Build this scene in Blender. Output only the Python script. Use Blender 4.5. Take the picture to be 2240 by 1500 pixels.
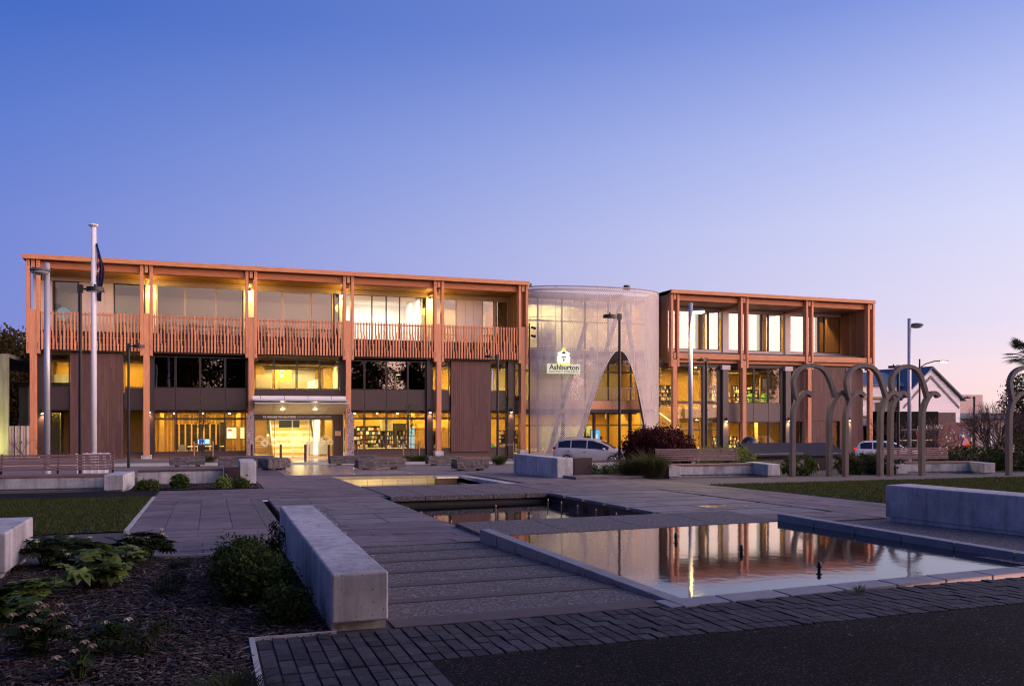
import bpy, math, random
import numpy as np
from mathutils import Vector, Matrix
for o in list(bpy.data.objects): bpy.data.objects.remove(o, do_unlink=True)
scene = bpy.context.scene
COL = scene.collection
R = random.Random(7)
NR = np.random.default_rng(11)

# ---------------------------------------------------------------- camera, sky, exposure
cam_d = bpy.data.cameras.new('camera'); cam = bpy.data.objects.new('camera', cam_d); COL.objects.link(cam)
cam_d.sensor_width = 36; cam_d.lens = 36*1872/2240; cam_d.shift_y = 155/2240
cam_d.clip_start = .1; cam_d.clip_end = 3000
cam.location = (0, 0, 0); cam.rotation_euler = (math.radians(90), 0, math.radians(-19.48))
scene.camera = cam

world = bpy.data.worlds.new('World'); scene.world = world; world.use_nodes = True
def build_world():
    nt = world.node_tree; N = nt.nodes; L = nt.links; N.clear()
    out = N.new('ShaderNodeOutputWorld'); bg = N.new('ShaderNodeBackground'); L.new(bg.outputs[0], out.inputs[0])
    tc = N.new('ShaderNodeTexCoord'); sep = N.new('ShaderNodeSeparateXYZ'); L.new(tc.outputs['Generated'], sep.inputs[0])
    com = N.new('ShaderNodeCombineXYZ'); L.new(sep.outputs[0], com.inputs[0]); L.new(sep.outputs[1], com.inputs[1])
    nrm = N.new('ShaderNodeVectorMath'); nrm.operation = 'NORMALIZE'; L.new(com.outputs[0], nrm.inputs[0])
    dot = N.new('ShaderNodeVectorMath'); dot.operation = 'DOT_PRODUCT'; L.new(nrm.outputs[0], dot.inputs[0])
    dot.inputs[1].default_value = (.82, -.572, 0)
    def ramp(stops):
        r = N.new('ShaderNodeValToRGB'); e = r.color_ramp.elements
        while len(e) > 1: e.remove(e[-1])
        for i, (p, c) in enumerate(stops):
            x = e[0] if i == 0 else e.new(p)
            x.position = p; x.color = (c[0], c[1], c[2], 1)
        r.color_ramp.interpolation = 'B_SPLINE' if False else 'LINEAR'
        L.new(sep.outputs[2], r.inputs[0]); return r
    A = ramp([(0, (.26, .265, .64)), (.10, (.215, .27, .68)), (.19, (.185, .255, .68)), (.28, (.125, .215, .64)), (.39, (.060, .150, .56)), (.7, (.055, .095, .35)), (1, (.06, .085, .24))])
    B = ramp([(0, (1.05, .74, .70)), (.045, (1.0, .78, .82)), (.095, (.83, .75, .92)), (.2, (.69, .71, .96)), (.29, (.52, .58, .94)), (.41, (.25, .34, .78)), (.7, (.09, .13, .42)), (1, (.06, .085, .24))])
    W = ramp([(0, (.45, .22, .16)), (.08, (.58, .34, .27)), (.2, (.50, .34, .31)), (.35, (.30, .22, .22)), (.5, (.16, .135, .16)), (.7, (.05, .05, .075)), (1, (.0075, .0106, .030))])
    sc = N.new('ShaderNodeVectorMath'); sc.operation = 'SCALE'; L.new(W.outputs[0], sc.inputs[0]); sc.inputs['Scale'].default_value = 17
    def mr(a, b):
        m = N.new('ShaderNodeMapRange'); m.interpolation_type = 'LINEAR'; m.inputs[1].default_value = a; m.inputs[2].default_value = b
        L.new(dot.outputs['Value'], m.inputs[0]); return m
    def mix(f, a, b):
        m = N.new('ShaderNodeMix'); m.data_type = 'RGBA'; L.new(f, m.inputs[0]); L.new(a, m.inputs[6]); L.new(b, m.inputs[7]); return m.outputs[2]
    c1 = mix(mr(-.72, .27).outputs[0], A.outputs[0], B.outputs[0])
    s2 = mr(.32, 1.0); s2.interpolation_type = 'SMOOTHSTEP'
    c2 = mix(s2.outputs[0], c1, sc.outputs[0])
    L.new(c2, bg.inputs[0]); bg.inputs[1].default_value = 1.0
build_world()
scene.view_settings.view_transform = 'Standard'; scene.view_settings.look = 'None'
scene.view_settings.exposure = 0; scene.view_settings.gamma = 1; scene.view_settings.use_curve_mapping = False
cy = scene.cycles
cy.max_bounces = 7; cy.diffuse_bounces = 3; cy.glossy_bounces = 4; cy.transmission_bounces = 4; cy.transparent_max_bounces = 12
cy.caustics_reflective = False; cy.caustics_refractive = False; cy.use_denoising = True; cy.filter_width = 1.15; cy.sample_clamp_indirect = 4

# ---------------------------------------------------------------- helpers
def G(s, t):
    "height of the plaza below the camera: it falls gently to the street and to the right"
    t = min(max(t, 0), 62); s = min(max(s, -25), 60)
    return -1.66 - .0115*t - .00017*t*t - .00028*s*t - .00035*max(0, s-25)*t

class MB:
    def __init__(self): self.v = []; self.f = []; self.uv = None
    def add(self, vs, fs):
        n = len(self.v); self.v += [tuple(p) for p in vs]; self.f += [tuple(i+n for i in f) for f in fs]; return self
    def hexa(self, p):  # 4 bottom ccw, 4 top ccw
        return self.add(p, [(3, 2, 1, 0), (4, 5, 6, 7), (0, 1, 5, 4), (1, 2, 6, 5), (2, 3, 7, 6), (3, 0, 4, 7)])
    def box(self, x0, x1, y0, y1, z0, z1):
        return self.hexa([(x0, y0, z0), (x1, y0, z0), (x1, y1, z0), (x0, y1, z0), (x0, y0, z1), (x1, y0, z1), (x1, y1, z1), (x0, y1, z1)])
    def quad(self, a, b, c, d): return self.add([a, b, c, d], [(0, 1, 2, 3)])
    def cyl(self, p0, p1, r0, r1=None, n=12, cap=True):
        r1 = r0 if r1 is None else r1
        p0 = Vector(p0); p1 = Vector(p1); d = (p1-p0).normalized()
        a = d.orthogonal().normalized(); b = d.cross(a)
        vs = []
        for p, r in ((p0, r0), (p1, r1)):
            for i in range(n):
                t = 2*math.pi*i/n; vs.append(p + (a*math.cos(t)+b*math.sin(t))*r)
        fs = [(i, (i+1) % n, n+(i+1) % n, n+i) for i in range(n)]
        if cap: fs += [tuple(range(n-1, -1, -1)), tuple(range(n, 2*n))]
        return self.add(vs, fs)
    def tube(self, path, rs, n=6):
        for i in range(len(path)-1):
            r0 = rs[i] if hasattr(rs, '__len__') else rs; r1 = rs[i+1] if hasattr(rs, '__len__') else rs
            self.cyl(path[i], path[i+1], r0, r1, n)
        return self
    def prism(self, poly, axis, a, b):
        "poly of 2-D points extruded along an axis ('x': (y,z), 'y': (x,z), 'z': (x,y))"
        def P(p, h): return {'x': (h, p[0], p[1]), 'y': (p[0], h, p[1]), 'z': (p[0], p[1], h)}[axis]
        n = len(poly); vs = [P(p, a) for p in poly]+[P(p, b) for p in poly]
        fs = [(i, (i+1) % n, n+(i+1) % n, n+i) for i in range(n)]+[tuple(range(n-1, -1, -1)), tuple(range(n, 2*n))]
        return self.add(vs, fs)
    def slab(self, s0, s1, t0, t1, dz0, dz1):
        "a slab lying on the falling ground"
        c = [(s0, t0), (s1, t0), (s1, t1), (s0, t1)]
        return self.hexa([(s, t, G(s, t)+dz0) for s, t in c]+[(s, t, G(s, t)+dz1) for s, t in c])
    def sphere(self, c, r, n=10, m=6, sz=1):
        vs = []; fs = []
        for j in range(m+1):
            ph = math.pi*j/m
            for i in range(n):
                th = 2*math.pi*i/n; vs.append((c[0]+r*math.sin(ph)*math.cos(th), c[1]+r*math.sin(ph)*math.sin(th), c[2]-r*sz*math.cos(ph)))
        for j in range(m):
            for i in range(n): fs.append((j*n+i, j*n+(i+1) % n, (j+1)*n+(i+1) % n, (j+1)*n+i))
        return self.add(vs, fs)
    def build(self, name, mat, parent=None, smooth=False, bevel=0, seg=2):
        me = bpy.data.meshes.new(name); me.from_pydata(self.v, [], self.f)
        if mat: me.materials.append(mat)
        if smooth: me.polygons.foreach_set('use_smooth', [True]*len(me.polygons))
        if self.uv:
            l = me.uv_layers.new(name='UVMap')
            for lp in me.loops: l.data[lp.index].uv = self.uv[lp.vertex_index]
        me.update()
        return place(name, me, parent, bevel, seg)
def place(name, me, parent=None, bevel=0, seg=2):
    o = bpy.data.objects.new(name, me); COL.objects.link(o)
    if parent:
        o.parent = parent
        if parent.type == 'EMPTY': o.matrix_parent_inverse = Matrix.Translation(-parent.location)
    if bevel:
        b = o.modifiers.new('bevel', 'BEVEL'); b.width = bevel; b.segments = seg; b.limit_method = 'ANGLE'; b.angle_limit = .6
    return o
def np_mesh(name, verts, faces_n, mat, parent=None, smooth=False, mats=None, mi=None):
    "verts (n,3) used in order, faces_n verts each"
    n = len(verts); k = n//faces_n
    me = bpy.data.meshes.new(name); me.vertices.add(n); me.vertices.foreach_set('co', np.asarray(verts, dtype=np.float32).ravel())
    me.loops.add(n); me.loops.foreach_set('vertex_index', np.arange(n, dtype=np.int32))
    me.polygons.add(k); me.polygons.foreach_set('loop_start', np.arange(0, n, faces_n, dtype=np.int32))
    for m in (mats or [mat]): me.materials.append(m)
    if mi is not None: me.polygons.foreach_set('material_index', np.asarray(mi, dtype=np.int32))
    me.update(calc_edges=True)
    return place(name, me, parent)
def tag(o, label=None, cat=None, group=None, kind=None):
    for k, v in (('label', label), ('category', cat), ('group', group), ('kind', kind)):
        if v: o[k] = v
    return o
def thing(name, label, cat, loc=(0, 0, 0), group=None):
    o = bpy.data.objects.new(name, None); COL.objects.link(o); o.location = loc; o.empty_display_size = .3
    return tag(o, label, cat, group)
KIDS = {}
def copy_tree(o, parent=None):
    c = o.copy(); COL.objects.link(c)
    if parent: c.parent = parent
    for ch in list(o.children): copy_tree(ch, c)
    return c

# ---------------------------------------------------------------- materials
def hexmul(c, k): return (min(1, c[0]*k), min(1, c[1]*k), min(1, c[2]*k), 1)
def M(name, col, rough=.65, metal=0., var=.18, scale=5., stretch=(1, 1, 1), bump=0., bscale=60., objvar=0., spec=.4, col2=None, detail=4, coat=0):
    m = bpy.data.materials.new(name); m.use_nodes = True
    N = m.node_tree.nodes; L = m.node_tree.links; p = N['Principled BSDF']
    tc = N.new('ShaderNodeTexCoord'); mp = N.new('ShaderNodeMapping'); mp.inputs['Scale'].default_value = stretch
    L.new(tc.outputs['Object'], mp.inputs[0])
    nz = N.new('ShaderNodeTexNoise'); nz.inputs['Scale'].default_value = scale; nz.inputs['Detail'].default_value = detail; nz.inputs['Roughness'].default_value = .62
    L.new(mp.outputs[0], nz.inputs['Vector'])
    r = N.new('ShaderNodeValToRGB'); r.color_ramp.elements[0].position = .28; r.color_ramp.elements[1].position = .74
    r.color_ramp.elements[0].color = hexmul(col, 1-var); r.color_ramp.elements[1].color = hexmul(col2 or col, 1+var)
    L.new(nz.outputs['Fac'], r.inputs[0]); c = r.outputs[0]
    if objvar:
        oi = N.new('ShaderNodeObjectInfo'); mr = N.new('ShaderNodeMapRange'); mr.inputs[3].default_value = 1-objvar; mr.inputs[4].default_value = 1+objvar
        L.new(oi.outputs['Random'], mr.inputs[0]); hs = N.new('ShaderNodeHueSaturation'); L.new(mr.outputs[0], hs.inputs['Value']); L.new(c, hs.inputs['Color']); c = hs.outputs[0]
    L.new(c, p.inputs['Base Color'])
    p.inputs['Roughness'].default_value = rough; p.inputs['Metallic'].default_value = metal; p.inputs['Specular IOR Level'].default_value = spec
    if coat: p.inputs['Coat Weight'].default_value = coat; p.inputs['Coat Roughness'].default_value = .08
    if bump:
        b = N.new('ShaderNodeBump'); b.inputs['Strength'].default_value = bump; b.inputs['Distance'].default_value = .02
        n2 = N.new('ShaderNodeTexNoise'); n2.inputs['Scale'].default_value = bscale; n2.inputs['Detail'].default_value = 3; L.new(mp.outputs[0], n2.inputs['Vector'])
        L.new(n2.outputs['Fac'], b.inputs['Height']); L.new(b.outputs[0], p.inputs['Normal'])
    return m
def EM(name, col, strength):
    m = bpy.data.materials.new(name); m.use_nodes = True; N = m.node_tree.nodes; L = m.node_tree.links; N.clear()
    o = N.new('ShaderNodeOutputMaterial'); e = N.new('ShaderNodeEmission'); e.inputs[0].default_value = (*col, 1); e.inputs[1].default_value = strength; L.new(e.outputs[0], o.inputs[0])
    return m
def GLASS(name, ior, tint=(.93, .94, .92), refl=1., rough=.0):
    m = bpy.data.materials.new(name); m.use_nodes = True; N = m.node_tree.nodes; L = m.node_tree.links; N.clear()
    o = N.new('ShaderNodeOutputMaterial'); mx = N.new('ShaderNodeMixShader'); t = N.new('ShaderNodeBsdfTransparent'); g = N.new('ShaderNodeBsdfGlossy')
    t.inputs[0].default_value = (*tint, 1); g.inputs['Roughness'].default_value = rough; g.inputs[0].default_value = (refl, refl, refl, 1)
    f = N.new('ShaderNodeFresnel'); f.inputs[0].default_value = ior
    nz = N.new('ShaderNodeTexNoise'); nz.inputs['Scale'].default_value = .7; tc = N.new('ShaderNodeTexCoord'); L.new(tc.outputs['Object'], nz.inputs['Vector'])
    b = N.new('ShaderNodeBump'); b.inputs['Strength'].default_value = .06; b.inputs['Distance'].default_value = .03; L.new(nz.outputs['Fac'], b.inputs['Height']); L.new(b.outputs[0], g.inputs['Normal'])
    ge = N.new('ShaderNodeNewGeometry'); iv = N.new('ShaderNodeMath'); iv.operation = 'SUBTRACT'; iv.inputs[0].default_value = 1; L.new(ge.outputs['Backfacing'], iv.inputs[1])
    pr = N.new('ShaderNodeMath'); pr.operation = 'MULTIPLY'; L.new(f.outputs[0], pr.inputs[0]); L.new(iv.outputs[0], pr.inputs[1])
    L.new(pr.outputs[0], mx.inputs[0]); L.new(t.outputs[0], mx.inputs[1]); L.new(g.outputs[0], mx.inputs[2]); L.new(mx.outputs[0], o.inputs[0])
    return m
timber = M('glulam_timber', (.47, .185, .078), .55, var=.3, scale=3.2, stretch=(.5, 4, 9), objvar=.07, col2=(.54, .235, .11))
timber_v = M('glulam_post', (.58, .245, .125), .55, var=.26, scale=3.2, stretch=(9, 4, .5), objvar=.06)
slat_m = M('slat_timber', (.56, .225, .11), .6, var=.26, scale=3, stretch=(8, 8, .6), objvar=.22)
soffit_m = M('soffit_timber', (.42, .20, .03), .55, var=.25, scale=3, stretch=(.4, 7, 3), objvar=.12)
side_m = M('cedar_boards', (.33, .16, .085), .6, var=.25, scale=3, stretch=(8, 8, .5), objvar=.28)
clad_m = M('brown_cladding', (.112, .052, .048), .62, var=.16, scale=3, stretch=(6, 6, .5), objvar=.16)
dark_m = M('dark_aluminium', (.046, .027, .030), .45, .0, var=.1, scale=1.5, objvar=.06)
frame_m = M('window_frame_dark', (.022, .017, .019), .45, var=.1)
pale_frame = M('pale_frame', (.50, .40, .30), .5, var=.08)
panel_m = M('pale_panel', (.62, .53, .46), .6, var=.06, scale=1)
pinkpanel_m = M('light_metal_panel', (.55, .47, .46), .45, var=.05, scale=1, objvar=.03)
conc = M('concrete', (.52, .50, .51), .8, var=.2, scale=2.6, bump=.25, bscale=45, col2=(.57, .555, .56), detail=9)
conc_d = M('aggregate_concrete', (.10, .088, .09), .85, var=.6, scale=75, bump=.5, bscale=80, detail=2)
roofm = M('roof_membrane', (.12, .11, .115), .8)
glass = GLASS('clear_glass', 1.55)
glass_hi = GLASS('coated_glass', 2.0, (.80, .78, .76))
glass_mid = GLASS('tinted_glass', 1.7, (.70, .68, .66))
glass_dark = GLASS('dark_reflecting_glass', 2.0, (.40, .38, .37))
oak = M('oak_lining', (.58, .34, .065), .5, var=.16, scale=3, stretch=(6, 6, .4), objvar=.08)
oakd = M('dark_oak_lining', (.34, .19, .05), .55, var=.2, scale=3, stretch=(8, 8, .4), objvar=.1)
white_in = M('white_plaster', (.74, .71, .66), .7, var=.03)
cream_in = M('cream_plaster', (.66, .58, .38), .7, var=.04)
floor_in = M('interior_floor', (.36, .26, .15), .35, var=.15, scale=2)
carpet = M('interior_carpet', (.12, .10, .09), .9)
ceil_in = M('interior_ceiling', (.20, .15, .08), .8, var=.3, scale=2)
black = M('black_paint', (.012, .012, .014), .4, var=.1)
def concrete_mat(name, col, sc=1., pit=1.):
    m = M(name, col, .8, var=.2, scale=1.6, bump=.07, bscale=90, detail=9, spec=.2); N = m.node_tree.nodes; L = m.node_tree.links; p = N['Principled BSDF']; tc = N['Texture Coordinate']
    src = p.inputs['Base Color'].links[0].from_socket
    def mul(fac, a, dark):
        x = N.new('ShaderNodeMix'); x.data_type = 'RGBA'; x.blend_type = 'MULTIPLY'; L.new(fac, x.inputs[0]); L.new(a, x.inputs[6]); x.inputs[7].default_value = (*dark, 1); return x.outputs[2]
    v = N.new('ShaderNodeTexVoronoi'); v.inputs['Scale'].default_value = 24*sc; v.inputs['Randomness'].default_value = 1; L.new(tc.outputs['Object'], v.inputs['Vector'])
    sp = N.new('ShaderNodeSeparateColor'); L.new(v.outputs['Color'], sp.inputs[0])
    th = N.new('ShaderNodeMath'); th.operation = 'MULTIPLY'; th.inputs[1].default_value = .2*pit; L.new(sp.outputs[0], th.inputs[0])
    lt = N.new('ShaderNodeMath'); lt.operation = 'LESS_THAN'; L.new(v.outputs['Distance'], lt.inputs[0]); L.new(th.outputs[0], lt.inputs[1]); src = mul(lt.outputs[0], src, (.35, .34, .34))
    for stretch, scl, lo, hi, dk in (((3.2, 3.2, .35), 2.2, .44, .74, (.52, .52, .54)), ((1, 1, 1), .9, .46, .70, (.62, .60, .60)), ((1, 1, 1), 7, .52, .8, (.8, .78, .77))):
        mp = N.new('ShaderNodeMapping'); mp.inputs['Scale'].default_value = stretch; L.new(tc.outputs['Object'], mp.inputs[0])
        n = N.new('ShaderNodeTexNoise'); n.inputs['Scale'].default_value = scl; n.inputs['Detail'].default_value = 6; n.inputs['Roughness'].default_value = .7; L.new(mp.outputs[0], n.inputs['Vector'])
        r = N.new('ShaderNodeMapRange'); r.inputs[1].default_value = lo; r.inputs[2].default_value = hi; L.new(n.outputs['Fac'], r.inputs[0]); src = mul(r.outputs[0], src, dk)
    L.new(src, p.inputs['Base Color']); return m
conc = concrete_mat('cast_concrete', (.56, .54, .545))
def specks(m, scale, thr, col, mixf=.8):
    N = m.node_tree.nodes; L = m.node_tree.links; p = N['Principled BSDF']; tc = N['Texture Coordinate']; src = p.inputs['Base Color'].links[0].from_socket
    v = N.new('ShaderNodeTexVoronoi'); v.inputs['Scale'].default_value = scale; L.new(tc.outputs['Object'], v.inputs['Vector']); sp = N.new('ShaderNodeSeparateColor'); L.new(v.outputs['Color'], sp.inputs[0])
    g = N.new('ShaderNodeMapRange'); g.inputs[1].default_value = thr; g.inputs[2].default_value = 1.; g.inputs[4].default_value = mixf; L.new(sp.outputs[0], g.inputs[0])
    x = N.new('ShaderNodeMix'); x.data_type = 'RGBA'; L.new(g.outputs[0], x.inputs[0]); L.new(src, x.inputs[6]); x.inputs[7].default_value = (*col, 1); L.new(x.outputs[2], p.inputs['Base Color'])
def patches(m, scale, lo, hi, dark):
    N = m.node_tree.nodes; L = m.node_tree.links; p = N['Principled BSDF']; tc = N['Texture Coordinate']; src = p.inputs['Base Color'].links[0].from_socket
    n = N.new('ShaderNodeTexNoise'); n.inputs['Scale'].default_value = scale; n.inputs['Detail'].default_value = 7; n.inputs['Roughness'].default_value = .65; L.new(tc.outputs['Object'], n.inputs['Vector'])
    r = N.new('ShaderNodeMapRange'); r.inputs[1].default_value = lo; r.inputs[2].default_value = hi; L.new(n.outputs['Fac'], r.inputs[0])
    x = N.new('ShaderNodeMix'); x.data_type = 'RGBA'; x.blend_type = 'MULTIPLY'; L.new(r.outputs[0], x.inputs[0]); L.new(src, x.inputs[6]); x.inputs[7].default_value = (*dark, 1); L.new(x.outputs[2], p.inputs['Base Color'])
steel = M('galvanised_steel', (.42, .42, .46), .42, .35, var=.1, scale=3)
whitep = M('white_paint', (.78, .76, .77), .35, var=.04, scale=2)
warm_strip = EM('warm_light_strip', (1., .68, .20), 115)
warm_dim = EM('warm_dim_strip', (1., .74, .5), 14)
warm_soft = EM('warm_light_panel', (1., .84, .48), 42)
cool_strip = EM('white_light_strip', (1., .93, .78), 45)
lamp_glow = EM('downlight_lens', (1., .80, .42), 60)
# ================================================================ ground surfaces
specks(conc_d, 60, .72, (.34, .31, .31), .9)
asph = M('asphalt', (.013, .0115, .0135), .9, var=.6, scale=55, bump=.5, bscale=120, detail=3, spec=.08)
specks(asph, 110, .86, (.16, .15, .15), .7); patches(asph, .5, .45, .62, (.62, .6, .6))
paver_base = M('paving_bed', (.075, .066, .068), .9, var=.3, scale=20)
slab_m = M('bluestone_paver', (.165, .132, .138), .7, var=.22, scale=2.2, bump=.12, bscale=30, objvar=.2, detail=7); patches(slab_m, .8, .45, .7, (.62, .6, .62)); patches(slab_m, 5, .5, .75, (.75, .72, .72))
plank_m = M('bridge_stone', (.185, .165, .172), .7, var=.2, scale=2.2, bump=.12, bscale=30, objvar=.14, detail=7); patches(plank_m, .9, .45, .7, (.68, .65, .66))
sett_m = M('dark_sett', (.060, .057, .066), .75, var=.3, scale=14, bump=.4, bscale=70, objvar=.30, detail=5, spec=.12)
farpave = M('street_paving', (.20, .18, .175), .6, var=.16, scale=1.3, detail=6)
lightpave = M('polished_pale_paving', (.30, .265, .24), .28, var=.14, scale=1.5, detail=6)
grass_m = M('lawn_soil', (.030, .034, .012), .95, var=.4, scale=8)
kerb_m = M('kerb_concrete', (.42, .40, .40), .8, var=.12)
mulch_m = M('mulch_soil', (.014, .009, .008), .95, var=.5, scale=30, spec=.1)

POOL = [(3.85, 8.0, 13.5, 20.05), (1.14, 3.85, 14.42, 20.55), (8.0, 11.2, 13.4, 20.05), (4.05, 8.3, 24.1, 29.4), (3.98, 9.0, 6.85, 11.85)]
def ground_sheet():
    sb = sorted(set([-400, -120, -40, -25, -15, -8, -4, -1.2, .3, .92, 2.5, 6, 13.5, 17, 21, 25, 30, 35, 40, 46, 53, 60, 120, 400, 900] + [a for p in POOL for a in p[:2]]))
    tb = sorted(set([-200, -60, -20, -5, 0, 3, 5.8, 9, 22, 27, 32, 35, 38, 41, 43.2, 47.5, 50, 53, 56, 59, 62, 90, 200, 800] + [a for p in POOL for a in p[2:]]))
    m = MB(); idx = {}
    def vi(s, t):
        if (s, t) not in idx: idx[(s, t)] = len(m.v); m.v.append((s, t, G(s, t)))
        return idx[(s, t)]
    for i in range(len(sb)-1):
        for j in range(len(tb)-1):
            a, b, c, d = sb[i], sb[i+1], tb[j], tb[j+1]; ms, mt = (a+b)/2, (c+d)/2
            if any(p[0] < ms < p[1] and p[2] < mt < p[3] for p in POOL): continue
            if -10.0 < ms < 53 and 59.6 < mt < 62: continue
            if 43.2 < mt < 47.5 and -120 < ms < 400: continue
            m.f.append((vi(a, c), vi(b, c), vi(b, d), vi(a, d)))
    return tag(m.build('ground', paver_base), kind='structure')
GROUND = ground_sheet()
def sheet(name, mat, s0, s1, t0, t1, dz, ns=6, nt=6, kind='structure', zf=None):
    m = MB(); zf = zf or G
    for j in range(nt+1):
        for i in range(ns+1):
            s = s0+(s1-s0)*i/ns; t = t0+(t1-t0)*j/nt; m.v.append((s, t, zf(s, t)+dz))
    for j in range(nt):
        for i in range(ns): m.f.append((j*(ns+1)+i, j*(ns+1)+i+1, (j+1)*(ns+1)+i+1, (j+1)*(ns+1)+i))
    return tag(m.build(name, mat), kind=kind)
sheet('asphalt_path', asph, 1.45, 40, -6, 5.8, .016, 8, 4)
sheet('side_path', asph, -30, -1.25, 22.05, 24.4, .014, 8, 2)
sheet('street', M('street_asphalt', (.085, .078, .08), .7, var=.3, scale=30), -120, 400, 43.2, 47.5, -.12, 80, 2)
k = MB()
for a in range(-40, 60, 4):
    k.slab(a, a+3.99, 43.05, 43.2, -.3, .012); k.slab(a, a+3.99, 47.5, 47.65, -.3, .03)
tag(k.build('kerb', kerb_m), kind='structure')
# paving seen far off on the street side (too fine to tell the stones apart): bands of stone
def bandmat(name, c1, c2, sc, rough):
    m = M(name, c1, rough, var=.14, scale=1.4, detail=6); N = m.node_tree.nodes; L = m.node_tree.links; p = N['Principled BSDF']
    br = N.new('ShaderNodeTexBrick'); br.inputs['Scale'].default_value = sc; br.inputs['Mortar Size'].default_value = .012; br.inputs['Bias'].default_value = -.2
    br.inputs['Color1'].default_value = (1, 1, 1, 1); br.inputs['Color2'].default_value = (.86, .86, .86, 1); br.inputs['Mortar'].default_value = (.5, .5, .5, 1)
    L.new(N['Texture Coordinate'].outputs['Object'], br.inputs['Vector'])
    mx = N.new('ShaderNodeMix'); mx.data_type = 'RGBA'; mx.blend_type = 'MULTIPLY'; mx.inputs[0].default_value = 1
    src = p.inputs['Base Color'].links[0].from_socket; L.new(src, mx.inputs[6]); L.new(br.outputs[0], mx.inputs[7]); L.new(mx.outputs[2], p.inputs['Base Color'])
    return m
fp = bandmat('street_pavers', (.19, .17, .165), (.2, .2, .2), 1.6, .62)
lp = bandmat('pale_pavers', (.33, .29, .26), (.2, .2, .2), 1.2, .22)
sheet('plaza_paving', fp, -14, 22, 31.4, 43.0, .01, 12, 6)
sheet('pavement', fp, -30, 58, 47.66, 59.3, .02, 30, 5)
sheet('crossing', lp, 2.6, 7.4, 31.5, 43.04, .016, 3, 6)
sheet('crossing_far', lp, 2.6, 8.6, 47.67, 59.5, .028, 3, 5)
sheet('crossing_band', bandmat('dark_pavers', (.095, .086, .09), (.2, .2, .2), 2.4, .6), 1.35, 2.58, 31.5, 43.04, .014, 1, 6)
sheet('crossing_street', lp, 2.6, 8.0, 43.21, 47.49, -.10, 2, 2)
p = MB(); p.slab(-4.2, -4.05, 43.4, 47.2, -.119, -.108); tag(p.build('parking_line', M('road_paint', (.7, .68, .66), .7, var=.1)), kind='structure')

# ---- paving slabs (each stone a piece of the plaza)
plaza = sheet('plaza', paver_base, -1.2, 3.8, 11.62, 14.4, .006, 4, 3)
slab_meshes = []
slab_count = 0; rest_slab = MB()
def lay(s0, s1, t0, t1, along='s', ln=.9, wd=.45, gap=.008, mat=slab_m, name='paving_slab', jit=.004):
    "running-bond slabs, each one an object"
    global slab_count
    a0, a1, b0, b1 = (s0, s1, t0, t1) if along == 's' else (t0, t1, s0, s1)
    nb = max(1, round((b1-b0)/wd)); wd = (b1-b0)/nb
    for j in range(nb):
        x = a0 - (ln*((j*.37+.15) % 1))
        while x < a1-.02:
            l = ln*R.uniform(.88, 1.12); xa, xb = max(a0, x), min(a1, x+l); x += l
            if xb-xa < .12: continue
            dz = .022+R.uniform(-jit, jit); q = (xa+gap/2, xb-gap/2, b0+j*wd+gap/2, b0+(j+1)*wd-gap/2)
            if along != 's': q = (q[2], q[3], q[0], q[1])
            if slab_count < 300:
                MB().slab(*q, -.02, dz).build(name, mat, plaza); slab_count += 1
            else: rest_slab.slab(*q, -.02, dz)
lay(-1.2, .88, 14.42, 22, 't', .95, .52)
lay(-1.2, 3.84, 11.62, 14.4, 's', .95, .4)
lay(8.02, 11.25, 12.1, 13.38, 's', .9, .43)
lay(11.28, 13.5, 12.1, 22, 't', .95, .44)
lay(-1.2, 4.0, 20.6, 24.05, 's', .95, .45)
lay(8.35, 13.5, 20.15, 24.05, 's', .95, .45)
lay(9.0, 13.5, 24.08, 31.4, 't', .95, .55)
lay(1.4, 4.0, 24.08, 31.4, 't', .95, .55)
lay(4.02, 9.0, 29.62, 31.4, 's', .95, .45)
if rest_slab.v: tag(rest_slab.build('paving_slabs', slab_m, plaza), kind='stuff')

# pebble strip, aggregate ramp with smooth bands
tag(MB().slab(.89, 1.13, 14.42, 20.6, -.02, .012).build('pebble_strip', conc_d), kind='structure')
ramp = MB(); ramp.slab(1.42, 3.95, 6.86, 11.6, -.05, .010); ramp = tag(ramp.build('ramp', conc_d), kind='structure')
band_m = M('ramp_band', (.088, .068, .070), .75, var=.2, scale=6)
for a, b in ((6.86, 7.16), (7.82, 7.98), (8.62, 8.78), (9.42, 9.58), (10.22, 10.36), (10.98, 11.14)):
    MB().slab(1.42, 3.94, a, b, -.04, .019).build('ramp_band', band_m, ramp, bevel=.004)
tag(MB().slab(9.0, 40, 5.86, 11.98, -.02, .011).build('aggregate_paving', conc_d), kind='structure')
sheet('cross_path', M('fine_asphalt', (.115, .098, .098), .85, var=.25, scale=30), 13.52, 60, 21.45, 24.45, .014, 12, 2)

# ---- dark setts along the front edge
sett_bed = sheet('sett_bed', paver_base, .3, 40, 4.2, 6.84, .004, 10, 2)
cand = []
def setts(s0, s1, t0, t1):
    ns = int((s1-s0)/.112); nt = round((t1-t0)/.168)
    for i in range(ns):
        off = 0
        for j in range(nt):
            cand.append((s0+i*.112, t0+(t1-t0)*j/nt+off, (t1-t0)/nt))
setts(.335, 1.46, 4.3, 5.8); setts(.335, 14, 5.82, 6.82)
cand.sort(key=lambda c: (c[0]*.3335+c[1]*.9427)+(50 if (c[0]*.3335+c[1]*.9427) < 5.2 else 0))
rest = MB()
for n, (s, t, dt) in enumerate(cand):
    q = (s+.008, s+.104, t+.003+R.uniform(0, .003), t+dt-.003); dz = .02+R.uniform(-.005, .006)
    if n < 300: MB().slab(*q, -.01, dz).build('sett', sett_m, sett_bed)
    else: rest.slab(*q, -.01, dz)
tag(rest.build('setts', sett_m, sett_bed), kind='stuff')
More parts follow.
